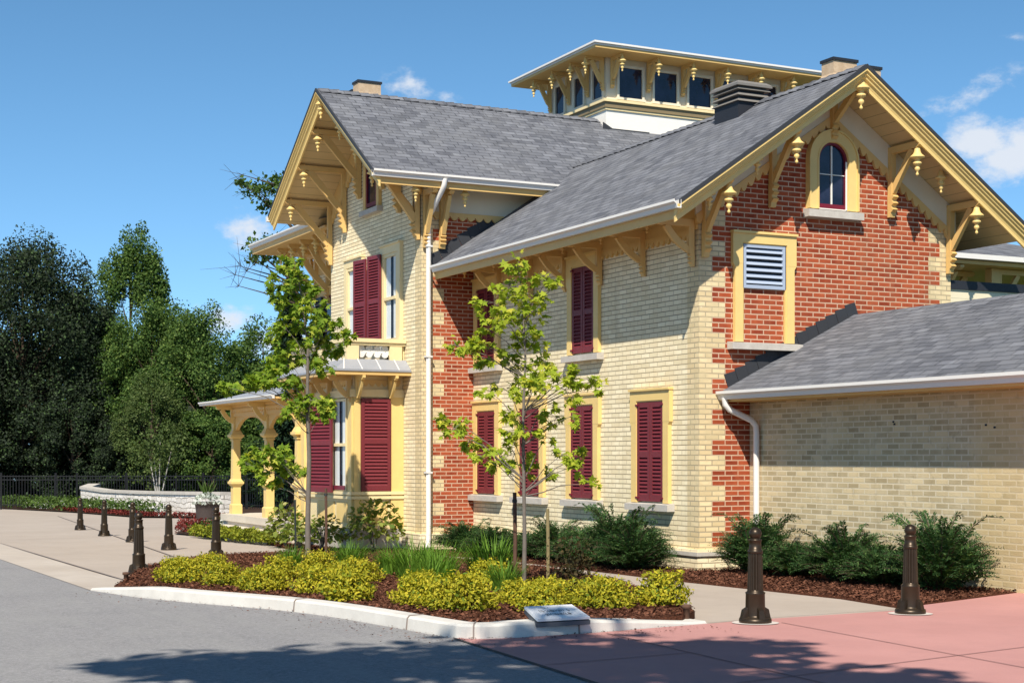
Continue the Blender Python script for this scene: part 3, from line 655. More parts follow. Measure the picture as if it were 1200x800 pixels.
def casing(fr, a0, a1, z0, z1, w, d, parent, ears=True, mat='bright_yellow_paint', ratio=.72):
    """flat painted surround with an eared head"""
    mb = MB(); ew = .035 if ears else 0.; ze_ = z0 + (z1 - z0) * ratio
    mb.fbox(fr, a0, a0 + w, .003, d, z0, ze_ if ears else z1 - w); mb.fbox(fr, a1 - w, a1, .003, d, z0, ze_ if ears else z1 - w)
    if ears:
        mb.fbox(fr, a0 - ew, a0 + w, .003, d + .002, ze_, z1 - w); mb.fbox(fr, a1 - w, a1 + ew, .003, d + .002, ze_, z1 - w)
        for s_, aa in ((1, a0 - ew), (-1, a1 + ew)):
            mb.fprism(fr, [(aa, ze_), (aa + s_ * ew, ze_ - .05), (aa + s_ * ew, ze_)], .003, d, 'az')
    mb.fbox(fr, a0 - ew, a1 + ew, .003, d + .002, z1 - w, z1)
    mb.fbox(fr, a0 - ew - .012, a1 + ew + .012, .003, d + .03, z1, z1 + .035)
    # inner bead
    mb.fbox(fr, a0 + w, a0 + w + .018, .003, d - .015, z0, z1 - w - .018); mb.fbox(fr, a1 - w - .018, a1 - w, .003, d - .015, z0, z1 - w - .018); mb.fbox(fr, a0 + w, a1 - w, .003, d - .015, z1 - w - .018, z1 - w)
    return mb.build('window', mat, parent)
def shuttered(fr, c, z0, z1, w, parent):
    wi = casing(fr, c - w / 2, c + w / 2, z0, z1, .145, .065, parent)
    shutter_leaf(fr, c - w / 2 + .155, c - .006, z0 + .02, z1 - .17, .018, wi); shutter_leaf(fr, c + .006, c + w / 2 - .155, z0 + .02, z1 - .17, .018, wi)
    sill(fr, c - w / 2 - .085, c + w / 2 + .085, z0, wi)
    mb = MB()
    for s_ in (-1, 1):
        for zz in (z0 + .06, z1 - .22): mb.fbox(fr, c + s_ * (w / 2 - .165) - .035, c + s_ * (w / 2 - .165) + .035, .055, .075, zz, zz + .025)
    mb.build('hinge', 'sash_maroon', wi)
    return wi
for c in (-6.87, -5.155, -3.31, -1.235): shuttered(fac, c, .82, 2.48, 1.04, house)
for c in (-6.87, -3.28): shuttered(fac, c, 3.145, 4.71, 1.02, house)
def sash(fr, a0, a1, z0, z1, n0, parent, mat='white_paint', bars=1, curtain=True, dark=False, foot=None):
    """glazed sash: frame, meeting rail, curtain folds behind a real pane"""
    mb = MB(); b = .045
    mb.fbox(fr, a0, a0 + b, n0, n0 + .05, z0, z1); mb.fbox(fr, a1 - b, a1, n0, n0 + .05, z0, z1); mb.fbox(fr, a0 + b, a1 - b, n0, n0 + .049, z1 - b, z1); mb.fbox(fr, a0 + b, a1 - b, n0, n0 + .049, z0, z0 + .075)
    if bars: mb.fbox(fr, a0 + b, a1 - b, n0 + .005, n0 + .055, (z0 + z1) / 2 - .028, (z0 + z1) / 2 + .028)
    s_ = mb.build('sash', mat, parent)
    if curtain:
        mb = MB(); n = 26; vs = []; fs = []
        for i in range(n + 1):
            t = i / n; a = a0 + b + (a1 - a0 - 2 * b) * t
            if .36 < t < .64: d = .0015
            else: d = .006 + .006 * math.sin(i * 2.4)
            for z in (z0 + .07, z1 - b): vs.append((a, d, z))
        V = [tuple(Vector(fr[0]) + Vector(fr[1]) * a + Vector(fr[2]) * (n0 + d - .002) + Vector((0, 0, z))) for a, d, z in vs]
        for i in range(n): fs.append((2 * i, 2 * i + 2, 2 * i + 3, 2 * i + 1))
        k = [j for j in range(n) if not (.38 < (j + .5) / n < .60)]
        mb.add(V, [fs[j] for j in k], True); mb.build('curtain', 'curtain', s_)
        mb = MB(); mb.fbox(fr, a0 + b, a1 - b, n0 - .012, n0 - .006, z0 + .07, z1 - b); mb.build('dark_backing', 'dark_room', s_)
        o, t, nn = Vector(fr[0]), Vector(fr[1]), Vector(fr[2]); mb = MB(); mb.add([o + t * a + nn * (n0 + .03) + Vector((0, 0, z)) for a, z in ((a0 + b, z0 + .07), (a1 - b, z0 + .07), (a1 - b, z1 - b), (a0 + b, z1 - b))], [(0, 1, 2, 3)]); mb.build('pane', 'window_glass', s_)
    else:
        mb = MB(); mb.fbox(fr, a0 + b, a1 - b, n0 + .004, n0 + .02, z0 + .07, z1 - b); mb.build('pane', 'dark_glass', s_)
    return s_
# left wing upper pair with shutters folded back onto the pier between
for a0, a1, zt_ in ((-11.33, -10.33, 5.45), (-9.36, -8.36, 5.50)):
    wi = casing(lg, a0, a1, 3.62, zt_, .15, .075, house, mat='pale_yellow_paint', ears=False); sash(lg, a0 + .165, a1 - .165, 3.66, zt_ - .17, .02, wi, 'pale_yellow_paint')
    sill(lg, a0 - .05, a1 + .05, 3.62, wi)
    hx = -10.52 if a0 < -10 else -9.76; ra = R(6)
    shutter_leaf(((hx, -1.19, 0), (math.cos(ra), math.sin(ra), 0), (math.sin(ra), -math.cos(ra), 0)), 0, .52, 3.70, 5.37, 0, wi)
# attic window of the left wing
wi = casing(lg, -10.27, -9.44, 6.34, 7.42, .13, .07, house, ears=False, mat='yellow_paint'); sash(lg, -10.125, -9.585, 6.38, 7.28, .01, wi, 'sash_maroon', 0, False); sill(lg, -10.33, -9.38, 6.34, wi)
# far wing window
wi = casing(fw, -15.95, -14.75, 3.55, 5.35, .15, .06, house, ears=False, mat='yellow_paint'); sash(fw, -15.78, -14.92, 3.6, 5.18, .01, wi, 'sash_maroon', 1, False); sill(fw, -16.0, -14.7, 3.55, wi)
shutter_leaf(fw, -15.98, -15.55, 3.6, 5.18, .07, wi, mat='dark_metal')
# red gable: bricked-up opening with a louvred vent in its head
wi = casing(gab, .575, 1.615, 3.145, 4.70, .135, .065, house)
sill(gab, .478, 1.712, 3.145, wi, .11, .14)
mb = MB(); a0, a1, z0, z1 = .715, 1.475, 3.92, 4.555; mb.fbox(gab, a0, a0 + .06, .004, .05, z0, z1); mb.fbox(gab, a1 - .06, a1, .004, .05, z0, z1); mb.fbox(gab, a0 + .06, a1 - .06, .004, .049, z0, z0 + .05); mb.fbox(gab, a0 + .06, a1 - .06, .004, .049, z1 - .05, z1)
vent = mb.build('louvre_vent', 'vent_blue_grey', wi); mb = MB()
mb2 = MB(); mb2.fbox(gab, a0 + .05, a1 - .05, .004, .008, z0 + .03, z1 - .03)
o = mb2.build('vent_backing', 'dark_metal', wi)
mb = MB()
for i in range(6):
    zc = z0 + .095 + i * .089; mb.fprism(gab, [(.012, zc + .03), (.055, zc - .018), (.055, zc - .027), (.012, zc + .018)], a0 + .06, a1 - .06)
mb.build('louvre_slat', 'vent_blue_grey', wi)
# arched attic window
def arc(c, r, z, n=14, a0=0, a1=180): return [(c + r * math.cos(R(a0 + (a1 - a0) * i / n)), z + r * math.sin(R(a0 + (a1 - a0) * i / n))) for i in range(n + 1)]
def arch_ring(mb, fr, c, r0, r1, zs_, zb, d0, d1):
    o_ = [(c + r1, zb)] + arc(c, r1, zs_) + [(c - r1, zb)]; i_ = [(c + r0, zb)] + arc(c, r0, zs_) + [(c - r0, zb)]
    for k in range(len(o_) - 1): mb.fprism(fr, [o_[k], o_[k + 1], i_[k + 1], i_[k]], d0, d1, 'az')
mb = MB(); arch_ring(mb, gab, YC, .27, .43, 5.87, 5.14, .003, .085); arch_ring(mb, gab, YC, .43, .455, 5.87, 5.14, .003, .11); arch_ring(mb, gab, YC, .275, .30, 5.87, 5.14, .003, .095); wi = mb.build('arched_window', 'bright_yellow_paint', house)
mb = MB(); mb.fprism(gab, [(YC + .272, 5.15)] + arc(YC, .272, 5.87) + [(YC - .272, 5.15)], .003, .012, 'az'); mb.build('pane', 'dark_glass', wi)
mb = MB(); arch_ring(mb, gab, YC, .235, .272, 5.87, 5.16, .012, .05); mb.fbox(gab, YC - .235, YC + .235, .012, .052, 5.16, 5.225); mb.build('sash', 'sash_maroon', wi)
mb = MB(); mb.fbox(gab, YC + .236, YC + .262, .05, .06, 5.15, 5.87); mb.fbox(gab, YC - .262, YC + .236, .05, .06, 5.143, 5.158); mb.fbox(gab, YC - .011, YC + .011, .013, .03, 5.226, 6.09); mb.fbox(gab, YC - .235, YC + .235, .013, .028, 5.66, 5.672); mb.build('glazing_bar', 'white_paint', wi)
sill(gab, 1.815, 2.825, 5.135, wi, .125, .15)

# ------------------------------------------------------------------ bay window with balcony
BX0, BX1, BY0, BY1 = -11.25, -8.39, -2.02, -1.044
bay = MB(); bay.box(BX0, BX1, BY0, BY1, .16, 3.02); bay = bay.build('bay_window', 'pale_yellow_paint', house)
mb = MB(); mb.box(BX0 - .08, BX1 + .08, BY0 - .08, BY1, -.6, .16); mb.build('stone_base', 'sill_stone', bay)
bs = ((BX1, 0, 0), (0, 1, 0), (1, 0, 0)); bf = ((0, BY0, 0), (1, 0, 0), (0, -1, 0))
mb = MB()   # corner posts, cornice boards, sill mouldings
for fr, a0, a1 in ((bs, BY0, BY0 + .12), (bs, BY1 - .25, BY1), (bf, BX1 - .20, BX1), (bf, BX0, BX0 + .22)):
    mb = MB(); mb.fbox(fr, a0, a1, .002, .045, .17, 2.75); mb.build('corner_post', 'bright_yellow_paint', bay)
mb = MB()
for fr, a0, a1 in ((bs, BY0 - .075, BY1), (bf, BX0 - .07, BX1 + .07)):
    for q in ((.047, .078, .80, .86), (.047, .068, .72, .775), (.046, .065, 2.60, 2.74)): mb = MB(); mb.fbox(fr, a0, a1, *q); mb.build('moulding', 'pale_yellow_paint', bay)
for fr, a0, a1 in ((bs, BY0 + .2, BY1 - .32), (bf, BX1 - .85, BX1 - .3), (bf, BX1 - 1.9, BX1 - 1.0)): mb = MB(); mb.fbox(fr, a0, a1, .003, .02, .28, .66); mb.build('panel', 'bright_yellow_paint', bay)
scallop_band(bs, [(BY0 + .05, 2.92), (BY1 - .05, 2.92)], .12, .12, .004, .02, bay, 'scalloped_trim', 'yellow_paint'); scallop_band(bf, [(BX0 + .05, 2.92), (BX1 - .05, 2.92)], .12, .12, .004, .02, bay, 'scalloped_trim', 'yellow_paint')
shutter_leaf(bs, BY0 + .125, BY1 - .275, .87, 2.58, .05, bay, .53, louvre=.062)
shutter_leaf(((-10.02, BY0 - .26, 0), (math.cos(R(11)), math.sin(R(11)), 0), (math.sin(R(11)), -math.cos(R(11)), 0)), 0, .82, .83, 2.58, 0, bay, .53, louvre=.062)
sash(bf, -9.42, -8.62, .87, 2.58, .01, bay, 'pale_yellow_paint'); mb = MB(); mb.fbox(bf, -9.375, -8.665, .061, .068, .885, .965); mb.build('sash_rail', 'sash_maroon', bay)
for a in (BY0 + .05, BY1 - .28): bracket(bs, a, 3.0, .36, .42, bay, th=.06, foot=.3, curved=True, mat='bright_yellow_paint')
for a in (BX0 + .1, -10.4, -9.5, BX1 - .06): bracket(bf, a, 3.0, .42, .42, bay, th=.06, foot=.3, curved=True, mat='yellow_paint')
mb = MB(); ex1 = -7.98; ey0 = -2.52; ex0 = BX0 - .4; bx1 = -8.25; by0 = -2.2; bx0 = BX0 - .12   # skirt roof
mb.add([(ex0, ey0, 3.09), (ex1, ey0, 3.09), (ex1, -1.044, 3.09), (bx1, by0, 3.29), (bx0, by0, 3.29), (bx1, -1.044, 3.29), (ex0, -1.044, 3.09), (bx0, -1.044, 3.29)], [(0, 1, 3, 4), (1, 2, 5, 3), (6, 0, 4, 7)])
mb.box(ex0 - .02, ex1 + .02, ey0 - .02, -1.05, 3.055, 3.09); skirt = mb.build('bay_roof', 'tin_roof', bay)
for k in range(4):
    mb = MB(); y = ey0 + .15 + k * .36; mb.add([(ex1, y, 3.094), (ex1, y + .02, 3.094), (bx1, y + .02 + (.1 if k == 0 else 0), 3.30), (bx1, y + (.1 if k == 0 else 0), 3.30)], [(0, 1, 2, 3)]); mb.build('roof_seam', 'gutter_white', bay)
mb = MB(); mb.box(ex0, ex1, ey0, -1.046, 2.99, 3.054); mb.build('bay_soffit', 'yellow_paint', bay)
# balcony: posts, rails, fretwork
mb = MB(); zb0, zb1 = 3.29, 3.64
for px_, py_ in ((bx1 - .11, by0 + .11), (bx1 - .11, -1.24), (bx0 + .15, by0 + .11), (-9.7, by0 + .11)): mb = MB(); mb.box(px_ - .12, px_ + .12, py_ - .12, py_ + .12, zb0 - .02, zb1 - .04); mb.build('balcony_post', 'pale_yellow_paint', bay)
mb = MB()
mb.box(bx1 - .15, bx1 - .05, -1.36, -1.05, zb0, zb1 - .045)
balc = mb.build('balcony', 'pale_yellow_paint', bay)
mb = MB(); mb.box(bx1 - .19, bx1 + .05, by0 - .05, -1.05, zb1 - .04, zb1 + .03); mb.box(bx0, bx1 - .19, by0 - .05, by0 + .2, zb1 - .038, zb1 + .028); mb.box(bx1 - .15, bx1 + .02, by0 - .02, -1.05, zb1 - .09, zb1 - .042); mb.box(bx0, bx1 - .15, by0 - .02, by0 + .15, zb1 - .09, zb1 - .042); mb.build('handrail', 'pale_yellow_paint', bay)
mb = MB()
fb = ((bx1 - .09, 0, 0), (0, 1, 0), (1, 0, 0))
for k in range(4):
    a = by0 + .30 + k * .155
    for dz, dr in ((0, .048), (.13, .05)):
        mb.fprism(fb, [(a + dr * 1.3 * math.cos(t_ * math.pi / 5), zb0 + .08 + dz + dr * math.sin(t_ * math.pi / 5)) for t_ in range(10)], 0, .04, 'az')
    mb.fprism(fb, [(a + .03, zb0 + .03), (a + .12, zb0 + .16), (a + .06, zb0 + .19), (a - .03, zb0 + .1)], .005, .035, 'az'); mb.fprism(fb, [(a + .03, zb0 + .05), (a - .1, zb0 + .16), (a - .05, zb0 + .2), (a + .06, zb0 + .1)], .004, .034, 'az')
mb.build('fretwork', 'white_paint', bay)
mb = MB()
k = bx0 + .3
while k < bx1 - .3:
    mb.box(k, k + .05, by0 + .06, by0 + .1, zb0, zb1 - .09); k += .105
mb.build('baluster', 'white_paint', bay)

# ------------------------------------------------------------------ porch
PF = .21
mb = MB(); mb.box(-16.3, BX0 - .09, -2.26, -.004, PF - .15, PF); porch = mb.build('porch', 'porch_concrete', house)
mb = MB(); mb.box(-16.25, BX0 - .09, -2.21, -.004, -.7, PF - .152); mb.build('porch_base', 'porch_concrete', porch)
mb = MB(); mb.box(-15.9, -12.0, -2.50, -2.212, -.6, -.03); mb.build('step', 'porch_concrete', porch)
def column(x, y, z0, z1, parent):
    mb = MB(); sq = lambda r, a, b: mb.box(x - r * .78, x + r * .78, y - r * .78, y + r * .78, a, b)
    def taper(r0, r1, a, b):
        r0 *= .78; r1 *= .78
        mb.add([(x - r0, y - r0, a), (x + r0, y - r0, a), (x + r0, y + r0, a), (x - r0, y + r0, a), (x - r1, y - r1, b), (x + r1, y - r1, b), (x + r1, y + r1, b), (x - r1, y + r1, b)], [(0, 1, 5, 4), (1, 2, 6, 5), (2, 3, 7, 6), (3, 0, 4, 7), (4, 5, 6, 7), (3, 2, 1, 0)])
    sq(.15, z0, z0 + .20); taper(.15, .12, z0 + .2, z0 + .23); sq(.115, z0 + .23, z0 + .62); taper(.12, .185, z0 + .62, z0 + .68); sq(.19, z0 + .68, z0 + .73); taper(.17, .125, z0 + .73, z0 + .79)
    taper(.118, .10, z0 + .79, z1 - .62); sq(.13, z1 - .62, z1 - .585); taper(.11, .19, z1 - .585, z1 - .53); sq(.195, z1 - .53, z1 - .48); taper(.17, .11, z1 - .48, z1 - .38); sq(.10, z1 - .38, z1)
    return mb.build('column', 'bright_yellow_paint', parent)
for x in (-15.9, -13.45, -11.42): column(x, -2.02, PF, 2.48, porch)
column(-15.9, -.25, PF, 2.48, porch)
mb = MB(); pf = ((0, -2.02, 0), (1, 0, 0), (0, -1, 0))
mb.fbox(pf, -16.05, BX0 - .01, -.08, .08, 2.40, 2.66); mb.box(-16.0, -15.8, -1.94, -.004, 2.40, 2.66); mb.fbox(pf, -16.1, BX0 - .02, .08, .11, 2.60, 2.66); mb.build('entablature', 'yellow_paint', porch)
scallop_band(pf, [(-16.0, 2.58), (BX0 - .05, 2.58)], .10, .12, .082, .10, porch)
def spandrel(x0, x1):
    mb = MB(); n = 12; mid = (x0 + x1) / 2; hw = (x1 - x0) / 2
    top = 2.40
    for i in range(n):
        a, b = x0 + (x1 - x0) * i / n, x0 + (x1 - x0) * (i + 1) / n; fz = lambda x_: top - .02 - .30 * (abs((x_ - mid) / hw) ** 2.6)
        mb.fprism(pf, [(a, top), (b, top), (b, fz(b)), (a, fz(a))], -.04, .04, 'az')
    mb.build('arched_spandrel', 'yellow_paint', porch)
spandrel(-15.8, -13.55); spandrel(-13.35, -11.52)
for x in (-15.9, -13.45, -11.5): bracket(pf, x, 2.66, .40, .40, porch, th=.07, foot=.3, curved=True, mat='bright_yellow_paint')
mb = MB(); mb.add([(-16.6, -2.62, 2.72), (-16.6, -2.62, 2.70), (BX0 + .02, -2.62, 2.72), (BX0 + .02, -1.0, 3.19), (-14.2, -1.0, 3.19), (-16.6, -.02, 2.74), (BX0 + .02, -.02, 2.74)], [(0, 2, 3, 4), (0, 4, 5), (4, 3, 6, 5)]); mb.build('porch_roof', 'tin_roof', porch)
gutter('gutter', (-16.62, -2.62, 2.74), (BX0 + .05, -2.62, 2.74), (0, -1, 0), porch, .08, .08, 'gutter_white'); mb = MB(); mb.box(-16.6, BX0, -2.6, -.02, 2.662, 2.70); mb.build('porch_ceiling', 'yellow_paint', porch)

# ------------------------------------------------------------------ cupola
CX0, CX1, CY0, CY1 = -12.15, -9.563, 4.027, 8.63
mb = MB(); mb.box(CX0 - .04, CX1 + .04, CY0 - .04, CY1 + .04, 6.6, 8.70); cup = mb.build('cupola', 'cupola_white', house)
mb = MB(); mb.box(CX0, CX1, CY0, CY1, 8.70, 9.95); mb.build('cupola_wall', 'cream_paint', cup)
mb = MB(); mb.box(CX0 - .07, CX1 + .07, CY0 - .07, CY1 + .07, 8.70, 8.74); mb.box(CX0 - .13, CX1 + .13, CY0 - .13, CY1 + .13, 8.86, 8.915); mb.build('cupola_ledge', 'pale_yellow_paint', cup)
mb = MB(); mb.box(CX0 - .09, CX1 + .09, CY0 - .09, CY1 + .09, 8.745, 8.858); mb.build('cupola_belt', 'belt_brown', cup)
cf = ((CX1, 0, 0), (0, 1, 0), (1, 0, 0)); cl = ((0, CY0, 0), (1, 0, 0), (0, -1, 0))
def cupola_window(fr, c, z0=8.99, z1=9.62, w=.56):
    mb = MB(); t = .05
    mb.fbox(fr, c - w / 2 - t, c - w / 2, .003, .05, z0 - t, z1 + t); mb.fbox(fr, c + w / 2, c + w / 2 + t, .003, .05, z0 - t, z1 + t); mb.fbox(fr, c - w / 2, c + w / 2, .003, .049, z1, z1 + t); mb.fbox(fr, c - w / 2 - t * 1.4, c + w / 2 + t * 1.4, .003, .075, z0 - t, z0)
    mb.build('window_frame', 'cream_paint', cup); mb = MB(); mb.fbox(fr, c - w / 2, c + w / 2, .004, .012, z0, z1); mb.build('pane', 'dark_glass', cup)
for k in range(5): cupola_window(cf, 4.585 + .861 * k)
for a in (-9.89, -10.70, -11.56): cupola_window(cl, a, w=.40)
for a in [4.13, 5.01, 5.87, 6.735, 7.6, 8.46]: bracket(cf, a, 9.83, .40, .50, cup, th=.07, foot=.55, curved=True); pendant((CX1 + .46, a, 9.74), cup, .95)
for a in [-9.65, -10.30, -11.13, -11.98]: bracket(cl, a, 9.83, .40, .55, cup, th=.07, foot=.55); pendant((a, CY0 - .46, 9.74), cup, .95)
o_ = .62
mb = MB(); mb.box(CX0 - o_, CX1 + o_, CY0 - o_, CY1 + o_, 9.80, 9.85); mb.build('cupola_soffit', 'yellow_paint', cup)
mb = MB(); mb.box(CX0 - o_ - .01, CX1 + o_ + .01, CY0 - o_ - .01, CY1 + o_ + .01, 9.852, 9.885); mb.box(CX0 - o_ - .05, CX1 + o_ + .05, CY0 - o_ - .05, CY1 + o_ + .05, 9.887, 9.925); mb.build('cupola_fascia', 'gutter_white', cup)
mb = MB(); x0, x1, y0, y1 = CX0 - o_, CX1 + o_, CY0 - o_, CY1 + o_
mb.add([(x0, y0, 9.93), (x1, y0, 9.93), (x1, y1, 9.93), (x0, y1, 9.93), ((x0 + x1) / 2, y0 + 1.9, 10.3), ((x0 + x1) / 2, y1 - 1.9, 10.3)], [(0, 1, 4), (1, 2, 5, 4), (2, 3, 5), (3, 0, 4, 5)]); mb.build('cupola_roof', 'shingle_y', cup)
# dark flashing where the cupola meets the roof
mb = MB(); mb.prism([(CX1 + .045, CY0 - .12, ZL - S * (CX1 - XC) + .10), (CX1 + .045, CY0 + .10, ZL - S * (CX1 + .05 - XC) + .02), (CX1 + .045, CY0 + 1.0, ZL - S * (CX1 + .05 - XC) + .02), (CX1 + .045, CY0 + 1.0, ZL - S * (CX1 + .05 - XC) - .1), (CX1 + .045, CY0 - .12, ZL - S * (CX1 - XC) - .1)], (.02, 0, 0)); mb.build('cupola_flashing', 'flashing', cup)

# ------------------------------------------------------------------ chimneys, roof vent, flashing, pipes
def chimney(x0, x1, y0, y1, zb, zt_, parent, flare=.03):
    mb = MB(); mb.box(x0 - flare, x1 + flare, y0 - flare, y1 + flare, zb, zt_ - .34)
    mb.add([(x0 - flare, y0 - flare, zt_ - .34), (x1 + flare, y0 - flare, zt_ - .34), (x1 + flare, y1 + flare, zt_ - .34), (x0 - flare, y1 + flare, zt_ - .34), (x0, y0, zt_ - .24), (x1, y0, zt_ - .24), (x1, y1, zt_ - .24), (x0, y1, zt_ - .24)], [(0, 1, 5, 4), (1, 2, 6, 5), (2, 3, 7, 6), (3, 0, 4, 7)])
    mb.box(x0, x1, y0, y1, zt_ - .24, zt_ - .04); c = mb.build('chimney', 'chimney_brick', parent)
    mb = MB(); mb.box(x0 - .02, x1 + .02, y0 - .02, y1 + .02, zt_ - .04, zt_ + .005); mb.build('chimney_cap', 'dark_metal', c)
chimney(-11.5, -11.2, -.85, -.36, 7.3, 9.16, wing_roof); chimney(-12.2, -11.9, -.72, -.34, 6.9, 9.12, wing_roof)
chimney(-1.40, -1.1, 3.24, 3.70, 5.9, 7.77, main_roof, .045); chimney(-1.40, -1.1, 3.90, 4.18, 5.6, 7.71, main_roof, .045)
vx0, vx1, vy0, vy1 = -2.42, -1.72, 1.86, 2.46
mb = MB(); mb.box(vx0 + .02, vx1 - .02, vy0 + .02, vy1 - .02, 6.5, 7.10); rv = mb.build('roof_vent', 'dark_metal', main_roof)
mb = MB()
for k in range(4):
    z = 7.08 + k * .092; ov = .035 if k == 3 else .02
    mb.add([(vx0 - ov, vy0 - ov, z), (vx1 + ov, vy0 - ov, z), (vx1 + ov, vy1 + ov, z), (vx0 - ov, vy1 + ov, z), (vx0 + .03, vy0 + .03, z + .05), (vx1 - .03, vy0 + .03, z + .05), (vx1 - .03, vy1 - .03, z + .05), (vx0 + .03, vy1 - .03, z + .05)], [(0, 1, 5, 4), (1, 2, 6, 5), (2, 3, 7, 6), (3, 0, 4, 7), (4, 5, 6, 7), (3, 2, 1, 0)])
    if k == 3: mb.box(vx0 - ov, vx1 + ov, vy0 - ov, vy1 + ov, z - .035, z - .001)
mb.build('vent_louvre', 'vent_taupe', rv)
mb = MB(); mb.box(vx0 + .06, vx1 - .06, vy0 + .06, vy1 - .06, 7.1, 7.38); mb.build('vent_core', 'dark_metal', rv)
def step_flash(fr, a0, z0, a1, z1, n, parent, size=.2):
    mb = MB(); s_ = (z1 - z0) / (a1 - a0); nx, nz = -s_ / math.hypot(1, s_), 1 / math.hypot(1, s_)
    for i in range(n):
        t0, t1 = i / n, (i + .965) / n; A0, Z0 = a0 + (a1 - a0) * t0, z0 + (z1 - z0) * t0; A1, Z1 = a0 + (a1 - a0) * t1, z0 + (z1 - z0) * t1
        mb.fprism(fr, [(A0, Z0 - .05), (A1, Z1 - .05), (A1 + nx * size * .86, Z1 + nz * size * .86), (A0 + nx * size * 1.08, Z0 + nz * size * 1.08)], .004, .010 + .004 * (i % 2), 'az')
    return mb.build('step_flashing', 'flashing', parent)
mr = lambda y: ZR + S * (y - YC)
step_flash(lw, -.80, mr(-.80), .95, mr(.95), 9, house, .2)
def pipe(name, pts, parent, r=.042, mat='gutter_white'):
    mb = MB(); mb.tube(pts, r, 10); return mb.build(name, mat, parent)
dsp = pipe('downspout', [(-6.86, -.86, 6.46), (-6.87, -.87, 6.36), (-6.92, -.88, 6.28), (-7.32, -.93, 5.92), (-7.40, -.94, 5.82), (-7.42, -.94, 5.7), (-7.42, -.94, .02), (-7.40, -.96, -.08), (-7.30, -1.0, -.16)], house, .048)
mb = MB()
for z in (1.2, 3.3, 5.3): mb.box(-7.49, -7.365, -1.0, -.88, z, z + .03)
mb.build('pipe_strap', 'gutter_white', house)

# ================================================================== ANNEX
annex = thing('brick_annex', 'low single storey tan brick annex with white gutter, joined to the red gable', 'annex', (.02, .862, 0))
ax = 9.0; AL = Vector((.02, .862, 0))
def ab(mb, name, mat): o = mb.build(name, mat, annex); o.location = -AL; return o
def ab2(mb, name, mat, p): return mb.build(name, mat, p)
mb = MB(); mb.box(.012, ax, .862, 1.16, -.4, 2.42); mb.box(ax - .3, ax, 1.16, 4.6, -.4, 2.42); mb.box(.012, ax - .3, 4.3, 4.6, -.4, 2.42); ab(mb, 'wall', 'tan_brick')
mb = MB(); zr2 = 3.62; yr = 2.75; ye = .40; ze2 = 2.445
slab(mb, [(.012, yr, zr2), (.012, ye, ze2), (ax + .3, ye, ze2), (ax + .3, yr, zr2)], .06); slab(mb, [(.012, yr, zr2 - .001), (ax + .3, yr, zr2 - .001), (ax + .3, 5.1, ze2), (.012, 5.1, ze2)], .06)
ar = ab(mb, 'roof', 'shingle_low')
mb = MB(); mb.box(.014, ax + .3, ye + .02, .862, 2.28, 2.31); ab(mb, 'soffit', 'yellow_paint')
mb = MB(); mb.box(.013, ax + .3, ye - .004, ye + .018, 2.28, ze2 - .062); ab(mb, 'fascia', 'yellow_paint')
mb = MB()
gp = [(0, 0), (0, -.12), (.07, -.12), (.085, -.07), (.12, -.04), (.12, 0), (.108, 0), (.1, -.03), (.07, -.06), (.06, -.105), (.012, -.105), (.012, 0)]
mb.prism([(.0131, ye - .006 - a, ze2 - .015 + b) for a, b in gp], (ax + .3, 0, 0)); ab(mb, 'gutter', 'gutter_white')
mb = MB(); mb.tube([(.14, .335, 2.34), (.145, .35, 2.24), (.17, .40, 2.17), (.25, .72, 2.02), (.26, .79, 1.94), (.26, .80, 1.84), (.26, .80, .0)], .045, 10); ab(mb, 'downspout', 'gutter_white')
sf = step_flash(((.003, 0, 0), (0, 1, 0), (1, 0, 0)), .50, 2.51, 2.83, 3.675, 13, annex, .17); sf.location = -AL
mb = MB()
for xx, zz in ((3.1, 1.93), (3.12, 1.90), (4.72, 1.86), (4.86, 1.83)): mb.box(xx, xx + .032, .855, .861, zz, zz + .022)
ab(mb, 'brick_hole', 'dark_room')

# low flat-roofed addition and rear wing seen behind the gable
rear = thing('rear_addition', 'low cream clapboard addition with dark roof edge between the red gable and the annex roof', 'building', (-3, 6.6, 0))
RL = Vector((-3, 6.6, 0))
def rb(mb, name, mat): o = mb.build(name, mat, rear); o.location = -RL; return o
mb = MB(); mb.box(-7.4, -.05, 4.65, 9.2, -.4, 4.10); rb(mb, 'wall', 'siding_cream')
mb = MB(); mb.box(-7.42, -.02, 4.66, 9.25, 4.10, 4.235); rb(mb, 'roof_edge', 'dark_metal')
porch2 = thing('rear_wing', 'small shingled rear wing behind the right end of the red gable eave', 'building', (-4.6, 11, 0))
QL = Vector((-4.6, 11, 0))
def qb(mb, name, mat): o = mb.build(name, mat, porch2); o.location = -QL; return o
mb = MB(); mb.add([(-4.0, 6.5, 5.34), (-4.0, 13.5, 5.34), (-6.6, 10.3, 6.2), (-6.6, 6.5, 6.2), (-9, 6.5, 5.34), (-9, 13.5, 5.34)], [(0, 1, 2, 3), (1, 5, 2), (3, 2, 5, 4)]); qb(mb, 'roof', 'shingle_y')
mb = MB(); mb.box(-4.02, -3.9, 6.5, 13.6, 5.24, 5.335); qb(mb, 'gutter', 'gutter_white')
mb = MB(); mb.box(-9, -4.03, 6.5, 13.4, 5.16, 5.23); qb(mb, 'soffit', 'yellow_paint')
mb = MB(); mb.box(-8.8, -4.9, 6.5, 8.9, -.5, 5.155); qb(mb, 'wall', 'siding_cream')
rf = ((-4.9, 0, 0), (0, 1, 0), (1, 0, 0)); rf2 = ((0, 8.9, 0), (1, 0, 0), (0, 1, 0))
for a in (8.6,):
    o = bracket(rf, a, 5.15, .8, .9, porch2, th=.1, foot=1.0); o.location = -QL
o = bracket(rf2, -5.0, 5.15, .8, .9, porch2, th=.1, foot=1.0); o.location = -QL
